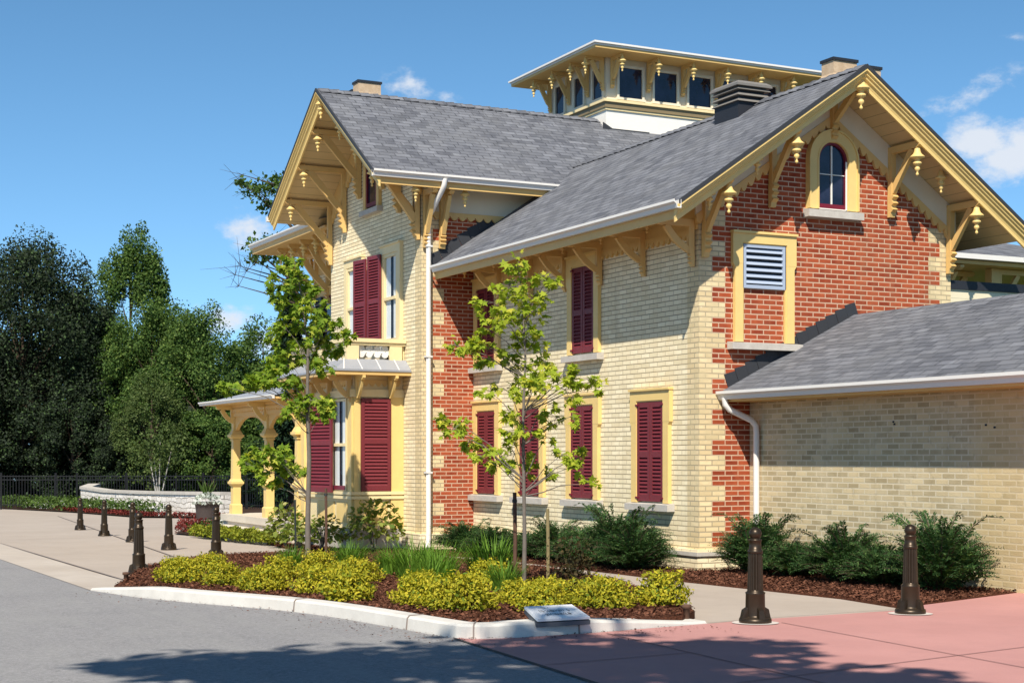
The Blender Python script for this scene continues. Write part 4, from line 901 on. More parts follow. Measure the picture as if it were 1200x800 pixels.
mb = MB(); mb.box(-4.5, -4.32, 9.6, 9.78, -.5, 5.15); qb(mb, 'post', 'yellow_paint')
o = bracket(((-4.41, 9.78, 0), (1, 0, 0), (0, 1, 0)), 0, 5.15, .7, .8, porch2, th=.1, foot=.8); o.location = -QL

# ================================================================== STREET FURNITURE
# ---- bollards
BP = [(.15, .0), (.155, .02), (.15, .045), (.098, .055), (.094, .075), (.090, .27), (.095, .285), (.080, .295), (.074, .31)]
def make_bollard():
    root = thing('bollard', 'x', 'bollard')
    mb = MB(); mb.lathe((0, 0, 0), BP, 28)
    for k in range(4):
        a = k * math.pi / 2 + .5; ca, sa = math.cos(a), math.sin(a)
        P = lambda r_, t_, z: (r_ * ca - t_ * sa, r_ * sa + t_ * ca, z)
        vs_ = [P(.07, -.03, .04), P(.148, -.03, .04), P(.148, .03, .04), P(.07, .03, .04), P(.07, -.026, .16), P(.13, -.024, .125), P(.13, .024, .125), P(.07, .026, .16)]
        mb.add(vs_, [(3, 2, 1, 0), (4, 5, 6, 7), (0, 1, 5, 4), (1, 2, 6, 5), (2, 3, 7, 6), (3, 0, 4, 7)])
    mb.build('base', 'bronze', root)
    mb = MB(); n = 64; z0, z1 = .30, .655; ring = lambda r_, z: [((r_ - .007 * (max(0, math.cos(k / n * 2 * math.pi * 16)) ** .5)) * math.cos(k / n * 2 * math.pi), (r_ - .007 * (max(0, math.cos(k / n * 2 * math.pi * 16)) ** .5)) * math.sin(k / n * 2 * math.pi), z) for k in range(n)]
    vs_ = ring(.076, z0) + ring(.066, z1); mb.add(vs_, [(k, (k + 1) % n, n + (k + 1) % n, n + k) for k in range(n)])
    mb.lathe((0, 0, 0), [(.062, .65), (.071, .655), (.073, .672), (.066, .69), (.058, .695), (.056, .765), (.062, .772), (.063, .782), (.05, .79)], 24); mb.build('fluted_shaft', 'bronze', root)
    mb = MB(); mb.lathe((0, 0, 0), [(.045, .785)] + [(.060 * math.cos(R(a)), .838 + .060 * math.sin(R(a))) for a in range(-50, 91, 14)] + [(.001, .898)], 20); mb.build('ball_cap', 'bronze', root)
    return root
BOL = [(7.02, -4.03, 1, 'bronze ball topped bollard on the pink paving edge, left one of that pair'), (6.88, -2.13, 1, 'bronze ball topped bollard beside the mulch and yews under the annex wall'),
       (-3.05, -7.2, 0, 'bronze bollard at the left tip of the yellow shrub planter'), (-7.01, -4.99, 0, 'bronze bollard beside the yellow-green juniper bed, right of the other walk bollards'),
       (-10.3, -4.96, 0, 'bronze bollard standing alone in front of the stone wall, right of the close pair'), (-14.35, -4.71, 0, 'bronze bollard half hidden behind the one at the planter tip'),
       (-18.29, -4.47, 0, 'bronze bollard in the walk, second from the left of the row'), (-23.17, -4.07, 0, 'leftmost and farthest bronze bollard on the walk, before the red flowers')]
b0 = None
for x, y, collar, lab in BOL:
    if b0 is None: b0 = make_bollard(); o = b0
    else: o = copy_tree(b0)
    o.location = (x, y, zg(x, y) - .016); o.rotation_euler.z = rng.uniform(0, 1.5); o['label'] = lab; o.scale = (.95, .95, .95); o['group'] = 'bollards along the walk'
    if collar:
        mb = MB(); n = 28; z = zg(x, y); mb.add([(x + .21 * math.cos(k * 2 * math.pi / n), y + .21 * math.sin(k * 2 * math.pi / n), zg(x + .21 * math.cos(k * 2 * math.pi / n), y + .21 * math.sin(k * 2 * math.pi / n)) - .002) for k in range(n)], [tuple(range(n))])
        tag(mb.build('bollard_footing', 'collar_concrete'), kind='structure'); o.location.z += .012
# ---- slanted plaque on the kerb
pl = thing('plaque', 'small white slanted plaque with dark lettering leaning over the planter kerb', 'sign', (7.13, -6.08, zg(7.1, -6.12) - .02))
mb = MB(); W2 = .245; t = .016
slope = lambda d: (-.075 + d * .30, .0)
A0, A1 = (.08, .135), (-.20, .215)          # front edge (x offset, z), back edge
mb.prism([(A0[0], -W2, A0[1]), (A0[0], W2, A0[1]), (A1[0], W2 - .02, A1[1]), (A1[0], -W2 + .02, A1[1])], (.004, 0, .02)); plate = mb.build('plate', 'sign_plate', pl)
mb = MB(); mb.prism([(A0[0] - .004, -W2 - .008, A0[1] - .045), (A0[0] - .004, W2 + .008, A0[1] - .045), (A1[0], W2 - .02, A1[1] - .035), (A1[0], -W2 + .02, A1[1] - .035)], (.0, 0, .034)); mb.build('backing', 'sign_back', pl)
mb = MB(); mb.box(-.1, -.05, -.2, -.15, -.2, .17); mb.build('leg', 'sign_back', pl); mb = MB(); mb.box(-.1, -.05, .15, .2, -.2, .17); mb.build('leg', 'sign_back', pl)
mb = MB(); rr = random.Random(5); dx, dz = A1[0] - A0[0], A1[1] - A0[1]
def ink(u, v, w, h): # small worn strokes of the illegible lettering on the plate
    q = lambda uu, vv: (A0[0] + .004 + dx * vv, -W2 + 2 * W2 * uu, A0[1] + .0215 + dz * vv)
    mb.add([q(u, v), q(u + w, v), q(u + w, v + h), q(u, v + h)], [(0, 1, 2, 3)])
for (u0, u1, v0, h) in ((.30, .44, .78, .07), (.20, .76, .50, .16), (.25, .74, .24, .16)):
    u = u0
    while u < u1:
        w = rr.uniform(.012, .03); k = rr.random()
        if k > .15:
            ink(u, v0, .008, h); ink(u, v0 + h * rr.choice((0, .42, .8)), w, h * .2)
            if k > .5: ink(u + w, v0, .008, h * rr.choice((1, .6)))
        u += w + .016
mb.build('lettering', 'sign_ink', plate)
# ---- low pipe stubs in the paving
for (x, y), lab in (((6.62, -4.5), 'short brown pipe stub at the right end of the planter kerb'), ((-.70, -7.9), 'short brown pipe stub at the left tip of the planter, by the kerb end')):
    r_ = thing('pipe_stub', lab, 'pipe', (x, y, zg(x, y) - .02), 0, 'pipe stubs'); mb = MB(); mb.lathe((0, 0, 0), [(.03, 0), (.03, .13), (.045, .135), (.045, .165), (.01, .17)], 14); mb.build('stub', 'stake_brown', r_)
    mb = MB(); mb.lathe((0, 0, 0), [(.10, .0), (.10, .025), (.02, .03)], 16); mb.build('plate', 'dark_metal', r_)
# ---- rubble garden wall, planter pot, iron fence
wl = thing('stone_wall', 'low curved white rubble stone garden wall behind the flower bed', 'wall', (-42, 1.8, zg(-42, 1.8)))
WL = Vector((-42, 1.8, zg(-42, 1.8)))
pw = [Vector((-52.6, 2.3, 0)), Vector((-51.0, 1.6, 0)), Vector((-47, 1.75, 0)), Vector((-42, 2.1, 0)), Vector((-37.2, 2.65, 0)), Vector((-34.6, 3.2, 0))]
def wallstrip(h0, h1, th, name, mat, hfun=None):
    mb = MB(); n = len(pw); ring = []
    for i, p in enumerate(pw):
        d = (pw[min(i + 1, n - 1)] - pw[max(i - 1, 0)]).normalized(); nn = Vector((-d.y, d.x, 0)); z = zg(p.x, p.y); up = .28 * max(0, 1 - i / 2.2)
        ring.append([p - nn * th + Vector((0, 0, z + h0 + (up if h0 > 0 else 0))), p - nn * th + Vector((0, 0, z + h1 + up)), p + nn * th + Vector((0, 0, z + h1 + up)), p + nn * th + Vector((0, 0, z + h0 + (up if h0 > 0 else 0)))])
    vs_ = [v for r_ in ring for v in r_]; fs = [(i * 4 + k, i * 4 + (k + 1) % 4, (i + 1) * 4 + (k + 1) % 4, (i + 1) * 4 + k) for i in range(n - 1) for k in range(4)]
    mb.add(vs_, fs + [(0, 1, 2, 3), tuple(range(len(vs_) - 4, len(vs_)))]); o = mb.build(name, mat, wl); o.location = -WL
wallstrip(-.3, .78, .22, 'stonework', 'rubble_stone'); wallstrip(.782, .89, .27, 'coping', 'sill_stone')
pier = thing('stone_pier', 'short white rubble stone pier seen between the porch columns', 'pier', (-27.5, 4.2, zg(-27.5, 4.2)))
mb = MB(); mb.box(-.3, .3, -.3, .3, -.2, .78); o = mb.build('pier', 'rubble_stone', pier); mb = MB(); mb.box(-.36, .36, -.36, .36, .782, .88); mb.build('cap', 'sill_stone', pier)
pot = thing('planter_pot', 'large round dark planter pot with pale trailing flowers beside the stone wall', 'planter', (-32.8, 2.0, zg(-32.8, 2.0)))
pot.scale = (.88, .88, 1.0)
mb = MB(); mb.lathe((0, 0, 0), [(.40, -.05), (.44, .3), (.47, .50), (.50, .51), (.50, .57), (.45, .575), (.43, .50)], 26); mb.build('pot', 'pot_brown', pot)
n = 420; a = rng.uniform(0, 6.28, n); r_ = .58 * np.sqrt(rng.uniform(0, 1, n)); C = np.stack([r_ * np.cos(a), r_ * np.sin(a), .62 + .28 * (1 - (r_ / .6) ** 2) * rng.uniform(.3, 1, n) - .12 * (r_ > .45)], 1)
link('flowers', leaf_mesh('flowers', C, rdir(n), rdir(n) + [0, 0, .8], rng.uniform(.06, .12, n), T_OVAL, 'dusty_leaf'), pot)
n = 26; a = rng.uniform(0, 6.28, n); C = np.stack([.1 * np.cos(a), .1 * np.sin(a), np.full(n, .85)], 1); X = np.stack([np.cos(a) * .7, np.sin(a) * .7, np.full(n, 1.)], 1)
link('spiky_leaves', leaf_mesh('spiky_leaves', C + X * .18, X, rdir(n), rng.uniform(.5, .8, n), T_QUAD * np.array([1, .12, 1]), 'bed_leaf'), pot)
fence = thing('iron_fence', 'long black iron picket fence in front of the dark trees', 'fence', (-60, 3, zg(-60, 3)))
FL = Vector((-60, 3, zg(-60, 3)))
fpts = [Vector((CAM.x + RV.x * r_ + FV.x * f_, CAM.y + RV.y * r_ + FV.y * f_, 0)) for r_, f_ in ((-28, 70), (-20, 71.5), (-14, 70.5), (-9, 68), (-3, 64))]
mbp = MB(); mbo = []
for i in range(len(fpts) - 1):
    p, q = fpts[i], fpts[i + 1]; L_ = (q - p).length; d = (q - p) / L_; n = int(L_ / .13); nn = Vector((-d.y, d.x, 0))
    for k in range(n):
        c = p + d * (k * .13); z = zg(c.x, c.y); w = .011
        mbp.prism([c - d * w - nn * w + Vector((0, 0, z + .05)), c + d * w - nn * w + Vector((0, 0, z + .05)), c + d * w + nn * w + Vector((0, 0, z + .05)), c - d * w + nn * w + Vector((0, 0, z + .05))], (0, 0, 1.5))
    for h in (.18, 1.32, 1.48):
        a_, b_ = p + Vector((0, 0, zg(p.x, p.y) + h)), q + Vector((0, 0, zg(q.x, q.y) + h)); mbp.prism([a_ - nn * .02, a_ + nn * .02, a_ + nn * .02 + Vector((0, 0, .04)), a_ - nn * .02 + Vector((0, 0, .04))], b_ - a_)
    for k in range(int(L_ / 2.4) + 1): mbo.append(p + d * (k * 2.4))
o = mbp.build('pickets', 'black_iron', fence); o.location = -FL
for c in mbo:
    mb = MB(); z = zg(c.x, c.y); mb.box(c.x - .04, c.x + .04, c.y - .04, c.y + .04, z - .1, z + 1.66); o = mb.build('post', 'black_iron', fence); o.location = -FL

# ================================================================== PLANTS
def norm(v): return v / np.maximum(np.linalg.norm(v, axis=1, keepdims=True), 1e-9)
# ---- yellow spirea domes
def spirea_mesh(rx, ry, h, n, name):
    d = rdir(n); d[:, 2] = np.abs(d[:, 2]); lump = 1 + .16 * np.sin(d[:, 0] * 9 + rx * 20) * np.cos(d[:, 1] * 8 + h * 30) + .1 * np.sin(d[:, 2] * 14 + rx * 9)
    r_ = (rng.uniform(.0, 1, n) ** .33) * .62 + .40 * rng.uniform(.4, 1, n); r_ = np.minimum(r_, 1.03) * lump
    C = d * r_[:, None] * np.array([rx, ry, h]) + np.array([0, 0, .03]); X = norm(d * .6 + rdir(n)); return leaf_mesh(name, C, X, norm(d + rdir(n) * .8 + [0, 0, .5]), rng.uniform(.032, .062, n), T_OVAL, 'spirea_leaf', rng.uniform(.7, 1.1, n))
def twigs(n, r_, h, mat, name, parent, rad=.006):
    mb = MB()
    for k in range(n):
        a = random.uniform(0, 6.28); q = random.uniform(.3, 1) * r_; mb.tube([(0, 0, -.05), (q * .4 * math.cos(a), q * .4 * math.sin(a), h * .5), (q * math.cos(a), q * math.sin(a), h * random.uniform(.7, 1))], [rad, rad * .7, rad * .3], 5)
    return mb.build(name, mat, parent)
SP = [spirea_mesh(.43, .40, .46, 2700, 'foliage'), spirea_mesh(.48, .42, .44, 3000, 'foliage'), spirea_mesh(.38, .36, .42, 2400, 'foliage')]
spir = [(.15, -7.45, 1.0, 'at the left tip of the planter'), (-.9, -7.2, .95, 'behind the leftmost one, near the planter-tip bollard'), (.95, -7.0, 1.0, 'second from the left in the front row'), (-1.9, -6.5, .95, 'in the back row behind the second bollard'),
        (1.85, -6.80, 1.05, 'third in the front row'), (.1, -6.2, 1.0, 'in the back row left of the grassy clumps'), (2.55, -6.42, 1.05, 'fourth in the front row, below the thin black stake'), (1.1, -5.6, 1.05, 'behind the third, below the left young tree'),
        (3.70, -6.50, 1.15, 'rounded, alone on the mulch left of the grassy clumps'), (4.45, -6.05, 1.05, 'in front of the tallest grass clump'), (5.20, -5.95, 1.2, 'wide, right of the one before the tallest grass'), (5.75, -5.55, .95, 'just behind the white plaque'), (4.75, -5.25, .9, 'left of the right young tree trunk'),
        (4.9, -5.0, .95, 'before the small dark shrub, left of the plaque'), (3.2, -5.5, .9, 'in the middle of the planter between the grass and the lone mound'), (2.2, -4.35, 1.0, 'behind the grass near the right young tree'), (5.55, -4.78, 1.2, 'broad one right of the right young tree'), (5.60, -4.12, 1.15, 'rightmost, at the end of the planter'), (-1.0, -5.3, 1.0, 'between the left young tree and the grass clumps')]
s0 = {}
for i, (x, y, sc, where) in enumerate(spir):
    k = i % 3
    if k not in s0:
        r_ = thing('yellow_shrub', 'x', 'shrub'); link('foliage', SP[k], r_); twigs(14, .35, .36, 'bark_brown', 'stems', r_); s0[k] = r_; o = r_
    else: o = copy_tree(s0[k])
    if 'front row' in where or 'lone' in where or 'alone' in where or 'in front of' in where or 'wide,' in where: y -= .16
    o.location = (x, y, zg(x, y) + .05); o.rotation_euler.z = rng.uniform(0, 6.28); s_ = .78 * sc * rng.uniform(.93, 1.05); o.scale = (s_ * .90, s_ * .90, s_ * rng.uniform(.78, .95))
    o['label'] = 'yellow-green leafy shrub ' + where; o['group'] = 'yellow shrubs in the kerbed planter'
# ---- daylily clumps
def blades(n, r0, h, name, mat='lily_leaf', w=.016, seg=5):
    V = []; F = []
    for k in range(n):
        a = rng.uniform(0, 6.28); q = r0 * math.sqrt(rng.uniform()); bx, by = q * math.cos(a), q * math.sin(a); L_ = h * rng.uniform(.6, 1.15); lean = rng.uniform(.1, .75); dr = a + rng.normal() * .5; pz = 0; pr = 0; ang = rng.uniform(.02, .25); ww = w * rng.uniform(.7, 1.2); px, py = -math.sin(dr), math.cos(dr)
        o = len(V)
        for s_ in range(seg + 1):
            t = s_ / seg; wd = ww * (1 - t ** 2) * .5 + .001; cx_, cy_ = bx + math.cos(dr) * pr, by + math.sin(dr) * pr
            V += [(cx_ - px * wd, cy_ - py * wd, pz), (cx_ + px * wd, cy_ + py * wd, pz)]
            ang += lean * .38 * (.4 + t); pr += math.sin(ang) * L_ / seg; pz += math.cos(ang) * L_ / seg
        for s_ in range(seg): F.append((o + 2 * s_, o + 2 * s_ + 1, o + 2 * s_ + 3, o + 2 * s_ + 2))
    me = bpy.data.meshes.new(name); me.from_pydata(V, [], F); me.materials.append(MATS[mat]); return me
LB = [blades(300, .22, .72, 'leaves'), blades(240, .2, .62, 'leaves')]
for i, (x, y, sc, lab) in enumerate([(-1.45, -4.7, .8, 'small clump of upright green grassy leaves left of the larger grass clumps'), (.9, -4.75, 1.15, 'tallest clump of green grassy leaves in the middle of the planter'), (1.85, -4.85, .95, 'green grassy clump right of the tallest clump, among yellow shrubs'), (-.2, -4.6, .9, 'green grassy clump left of the tallest one'), (1.5, -4.0, 1.1, 'green grassy clump at the back of the planter, near the walk'),
                                       (3.1, -4.6, .8, 'low green grassy clump just left of the right young tree'), (-2.2, -5.3, .62, 'small wispy grassy clump beside the thin black stake'), (-.6, -3.9, .9, 'green grassy clump at the planter back, near the walk and left young tree'), (2.5, -5.2, .7, 'short green grassy clump behind the rounded lone yellow shrub')]):
    o = link('daylily_clump', LB[i % 2], None, (x, y, zg(x, y) + .04)); o.rotation_euler.z = rng.uniform(0, 6); o.scale = (sc * .9, sc * .9, sc * .74); tag(o, lab, 'grass clump', 'grassy clumps in the planter')
# ---- little dark barberry
ba = thing('dark_shrub', 'small dark reddish-green upright shrub just right of the right young tree', 'shrub', (3.75, -4.1, zg(3.75, -4.1) + .03))
n = 900; C = rng.normal(size=(n, 3)) * [.12, .12, .16] + [0, 0, .3]; C[:, 2] = np.clip(C[:, 2], .04, .62); link('foliage', leaf_mesh('foliage', C, rdir(n), rdir(n), rng.uniform(.025, .05, n), T_OVAL, 'barberry_leaf'), ba); twigs(9, .14, .5, 'bark_brown', 'stems', ba)

# ---- yews: arching feathery shoots
def yew_mesh(rx, ry, h, nshoot, seed, tall=5):
    r = np.random.default_rng(seed); Cs = []; Xs = []; Ns = []; Ss = []
    stems = MB()
    for k in range(nshoot + tall):
        a = r.uniform(0, 6.28); big = k >= nshoot
        q = math.sqrt(r.uniform(.0, 1.)) * (.72 if big else 1.); el = 1 - q * q
        tip = np.array([rx * q * math.cos(a), ry * q * math.sin(a), h * (.22 + .72 * math.sqrt(max(el, 0)) * r.uniform(.55, 1.05))]); base = np.array([tip[0] * .25, tip[1] * .25, tip[2] * .12])
        if big: tip = np.array([rx * q * 1.0 * math.cos(a), ry * q * math.sin(a), h * r.uniform(1.05, 1.45)])
        elif r.uniform() < .5: base = tip * r.uniform(.35, .7)
        L_ = np.linalg.norm(tip - base); m = max(6, int(L_ / .018)); t = np.linspace(0, 1, m)[:, None]; side = np.array([math.cos(a), math.sin(a), 0])
        bend = side * (.10 + .34 * r.uniform() ** 2) * L_
        droop = np.array([0, 0, -1.]) * (.38 if big else .22) * L_
        P = base + (tip - base) * t + bend * (t ** 2) + droop * (t ** 4)
        if k % 3 == 0 or big: stems.tube([tuple(p) for p in P[::max(1, m // 5)]], [.008 * (1 - i / 8) for i in range(len(P[::max(1, m // 5)]))], 4)
        T = norm(np.gradient(P, axis=0)); sd_ = norm(np.cross(T, r.normal(size=3) * .4 + np.array([0, 0, 1])))
        st = 0 if not big else m // 5
        for sg in (-1, 1):
            X = norm(sd_ * sg + T * .55 + r.normal(size=T.shape) * .28); ln = (.066 if big else .058) * (1 - .5 * t[:, 0] ** 3) * r.uniform(.8, 1.2, m)
            Cs.append((P + X * ln[:, None] * .5)[st:]); Xs.append(X[st:]); Ns.append((norm(np.cross(X, T)) + r.normal(size=T.shape) * .3)[st:]); Ss.append(ln[st:])
    C = np.concatenate(Cs); C[:, 2] = np.maximum(C[:, 2], .015)
    return leaf_mesh('foliage', C, np.concatenate(Xs), np.concatenate(Ns), np.concatenate(Ss), T_QUAD * np.array([1, .42, .4]), 'yew_leaf'), stems
YW = [yew_mesh(.70, .62, .82, 460, 1, 14), yew_mesh(.64, .58, .60, 400, 2, 10), yew_mesh(.62, .56, .86, 430, 3, 17)]
y0 = {}
yews = [(-6.6, -.55, 1, 1.0, 'low spreading dark yew against the red brick strip, left end of the row'), (-5.5, -.55, 1, .92, 'low dark yew below the first ground floor window'), (-4.35, -.55, 1, .85, 'low dark yew behind the right young tree trunk'), (-3.2, -.58, 0, .88, 'dark yew with upright shoots below the third ground floor window'),
        (-2.15, -.62, 1, 1.05, 'dark yew with long arching shoot right of the third window'), (-1.0, -.72, 2, 1.12, 'large dark yew below the rightmost ground floor window'), (-.35, -.85, 0, .9, 'dark bushy yew at the main brick corner, right end of the long facade'),
        (1.0, .30, 2, 1.0, 'dark yew with upright shoots by the annex downspout, behind a bollard'), (1.85, .30, 1, .9, 'low dark yew under the annex wall, just right of the left bollard'), (3.0, .22, 0, .95, 'dark bushy yew in the middle of the annex wall'), (3.75, .20, 1, .95, 'dark yew left of and behind the right bollard'), (4.75, .12, 2, 1.08, 'dark yew with long arching bare shoots at the right end by the annex wall')]
for i, (x, y, k, sc, lab) in enumerate(yews):
    if k not in y0:
        r_ = thing('yew_shrub', lab, 'shrub'); link('foliage', YW[k][0], r_); YW[k][1].build('stems', 'bark_brown', r_); y0[k] = r_; o = r_
    else: o = copy_tree(y0[k])
    o.location = (x, y, zg(x, y) + .02); o.rotation_euler.z = [0, 1.1, 2.2, 3.6, 4.4, .5, 5.2, 2.7, 1.7, 4.9, .9, 5.9][i]; o.scale = (sc, sc, sc); o['label'] = lab; o['group'] = 'yews along the walls'

# ---- leafy shrubs before the bay
def leafy(n, rx, h, name, mat, size, bare=.22):
    d = rdir(n); d[:, 2] = np.abs(d[:, 2]); r_ = rng.uniform(.35, 1, n) ** .5; C = d * r_[:, None] * [rx, rx, h]; C[:, 2] = C[:, 2] * (1 - bare) + h * bare
    k = rng.uniform(size=n) < (.5 + .5 * np.sin(C[:, 0] * 7 + 1) * np.cos(C[:, 1] * 6) * np.sin(C[:, 2] * 8) + .35); C = C[k]; m = len(C)
    return leaf_mesh(name, C, norm(d[k] * .8 + rdir(m) * .6 - [0, 0, .4]), norm(rdir(m) * .5 + [0, 0, 1.]), rng.uniform(size[0], size[1], m), T_OVAL * np.array([1, 1.25, 1.6]), mat)
for i, (x, y, rx, h, n, lab) in enumerate([(-10.1, -2.75, .44, .85, 380, 'green leafy shrub beside the right end of the porch floor'), (-9.1, -2.8, .40, .55, 230, 'low yellow leaved shrub under the left shutter of the bay'), (-8.35, -2.65, .44, .68, 280, 'pale green leafy shrub before the corner of the bay window'), (-7.65, -1.9, .60, .95, 460, 'green leafy shrub with bare lower stems between the bay and the downspout')]):
    r_ = thing('leafy_shrub', lab, 'shrub', (x, y, zg(x, y) + .02), 0, 'leafy shrubs before the bay'); link('foliage', leafy(n, rx, h, 'foliage', 'hydrangea_leaf', (.07, .14)), r_); twigs(12, rx * .8, h * .85, 'bark_grey', 'stems', r_, .010)

# ---- young maples: trunk, limbs and palmate leaves in drooping sprays
def P2W(dx, dz, dd, base):  # sideways, height, depth offsets in metres round a trunk
    return np.array([base[0], base[1], base[2]]) + np.array([RV.x, RV.y, 0]) * dx + np.array([FV.x, FV.y, 0]) * dd + np.array([0, 0, dz])
def young_tree(name, label, base, trunk, sprays, leaf_mat, lsize, dens, seed):
    r = np.random.default_rng(seed); root = thing(name, label, 'tree', base); z0 = np.zeros(3)
    mb = MB(); tp = [tuple(P2W(a, b, c, z0)) for a, b, c, _ in trunk]; mb.tube(tp, [t_[3] for t_ in trunk], 10); mb.build('trunk', 'bark_grey', root)
    T = np.array(tp); Cs = []; Xs = []; Ns = []; mb = MB()
    for (dx, dz, dd, rad, z_at) in sprays:
        c = P2W(dx, dz, dd, z0); k = np.searchsorted(T[:, 2], z_at); k = min(max(k, 1), len(T) - 1); f_ = (z_at - T[k - 1, 2]) / max(T[k, 2] - T[k - 1, 2], 1e-6); s_ = T[k - 1] + (T[k] - T[k - 1]) * f_
        m_ = s_ * .45 + c * .55 + [0, 0, .06 * np.linalg.norm(c - s_)]; L_ = np.linalg.norm(c - s_); rb = min(.012, .004 + .006 * L_)
        mb.tube([tuple(s_), tuple((s_ + m_) / 2 + [0, 0, -.02]), tuple(m_), tuple(c)], [rb, rb * .8, rb * .6, rb * .35], 6)
        nt = max(3, int(7 * rad / .2))
        for _ in range(nt):                                     # twigs with leaf tufts at their tips
            d = r.normal(size=3); d[2] = d[2] * .6 + .1; d /= np.linalg.norm(d); tip = c + d * rad * r.uniform(.35, 1.35)
            mb.tube([tuple(c), tuple((c + tip) / 2 + [0, 0, .02]), tuple(tip)], [.004, .003, .002], 4)
            n = max(3, int(dens * r.uniform(.4, 1.5))); out = r.normal(size=(n, 3)) * .55 + d * .6; out[:, 2] -= .45
            X = norm(out); Cs.append(tip + X * lsize * .55 + r.normal(size=(n, 3)) * rad * .16); Xs.append(X); Ns.append(norm(r.normal(size=(n, 3)) * .45 + [0, 0, .9] + np.array([.5, -.35, .2]) * .8))
    mb.build('limbs', 'bark_grey', root); C = np.concatenate(Cs); n = len(C)
    link('crown', leaf_mesh('crown', C, np.concatenate(Xs), np.concatenate(Ns), r.uniform(lsize * .7, lsize * 1.3, n), T_MAPLE, leaf_mat), root); return root
def sprays_from(px, px_m, base_px, list_, seed, zoff):
    r = np.random.default_rng(seed); out = []
    for (x, y, rad, ya) in list_: out.append(((x - base_px[0]) / px_m, (base_px[1] - y) / px_m, r.uniform(-.35, .35), rad / px_m, (base_px[1] - ya) / px_m))
    return out
bR = (2.79, -4.2, zg(2.79, -4.2) + .03)
listR = [(607, 316, 16, 350), (597, 334, 18, 360), (612, 345, 20, 380), (580, 352, 16, 390), (622, 358, 20, 385), (640, 328, 14, 375), (652, 331, 9, 375), (592, 374, 19, 410), (620, 378, 22, 405), (576, 388, 16, 420), (560, 400, 13, 430), (587, 410, 15, 440), (572, 418, 12, 445), (630, 395, 12, 410), (536, 402, 14, 440), (548, 410, 12, 440), (566, 404, 10, 440),
         (605, 428, 16, 470), (640, 424, 18, 480), (654, 442, 16, 480), (626, 452, 20, 490), (598, 458, 18, 500), (660, 456, 15, 490), (676, 436, 8, 480), (690, 440, 9, 480), (700, 452, 6, 480), (575, 456, 9, 500), (520, 490, 9, 560), (535, 503, 14, 560), (552, 516, 14, 565), (545, 497, 9, 560), (566, 534, 12, 570), (584, 540, 15, 575), (604, 530, 18, 575), (612, 505, 16, 540), (603, 486, 13, 530), (596, 505, 10, 540),
         (640, 472, 11, 520), (652, 488, 13, 520), (668, 486, 10, 520), (640, 510, 10, 560), (655, 533, 13, 575), (670, 545, 12, 575), (682, 532, 8, 575), (690, 565, 8, 580), (640, 556, 8, 580), (618, 545, 9, 575), (630, 440, 12, 480), (615, 400, 14, 430)]
tr = [(0, -.1, 0, .030), (.01, .6, 0, .025), (0, 1.3, .01, .021), (-.01, 2.0, 0, .018), (.02, 2.8, .01, .013), (-.02, 3.5, 0, .010), (-.06, 3.98, 0, .004)]
young_tree('young_tree', 'slender staked young tree with bright lobed leaves before the long shuttered facade', bR, tr, sprays_from(0, 97, (614, 690), listR, 3, 0), 'maple_leaf', .080, 11, 11).scale = (.97, .97, .935)
bL = (-5.5, -3.9, zg(-5.5, -3.9) + .03)
listL = [(338, 306, 10, 340), (334, 318, 14, 350), (342, 330, 16, 360), (328, 336, 14, 370), (352, 344, 16, 375), (320, 352, 14, 390), (340, 356, 18, 395), (365, 362, 16, 400), (378, 372, 14, 405), (392, 384, 12, 410), (402, 392, 6, 410), (356, 384, 16, 420), (332, 386, 16, 420), (345, 405, 18, 440), (318, 398, 12, 430), (372, 398, 14, 430), (385, 410, 11, 440), (360, 424, 16, 450), (376, 430, 10, 450),
         (338, 428, 15, 460), (318, 432, 14, 470), (300, 438, 14, 480), (284, 446, 13, 485), (268, 456, 10, 490), (294, 455, 11, 485), (312, 450, 11, 480), (330, 448, 12, 470), (350, 446, 12, 470), (340, 476, 14, 505), (362, 470, 14, 500), (378, 476, 10, 500), (370, 490, 10, 510), (356, 486, 10, 510), (330, 484, 10, 510), (306, 528, 9, 580), (298, 542, 12, 580), (314, 556, 13, 585), (330, 544, 13, 585), (342, 552, 8, 585), (318, 535, 9, 580), (284, 545, 8, 580), (316, 572, 8, 590)]
tl = [(0, -.1, 0, .050), (0, .7, 0, .042), (.02, 1.6, .02, .036), (-.01, 2.5, .0, .030), (.0, 3.4, .02, .022), (-.1, 4.2, 0, .012), (-.22, 4.85, 0, .004)]
young_tree('young_tree', 'slender young tree with deep green lobed leaves in front of the bay window', bL, tl, sprays_from(0, 73, (357, 655), listL, 4, 0), 'maple_leaf_deep', .098, 17, 12)
for x, y, h, rad, mat, lab in [(2.24, -4.04, 1.13, .024, 'stake_brown', 'rough brown wooden stake left of the right young tree'), (2.95, -3.98, .95, .020, 'stake_tan', 'tan wooden stake right of the right young tree'), (-2.58, -5.1, 1.0, .014, 'stake_dark', 'thin black metal stake in the yellow shrubs left of the left young tree'), (-5.2, -3.7, 1.15, .022, 'stake_brown', 'brown wooden stake right of the left young tree')]:
    r_ = thing('tree_stake', lab, 'stake', (x, y, zg(x, y)), 0, 'stakes by the young trees'); mb = MB(); mb.tube([(0, 0, -.1), (.005, .005, h * .5), (0, 0, h)], rad, 8, False); mb.build('pole', mat, r_)
    if h > 1.05: mb = MB(); mb.lathe((0, 0, h - .12), [(rad + .004, 0), (rad + .006, .02), (rad + .004, .04)], 10); mb.build('tie', 'tree_tie', r_)

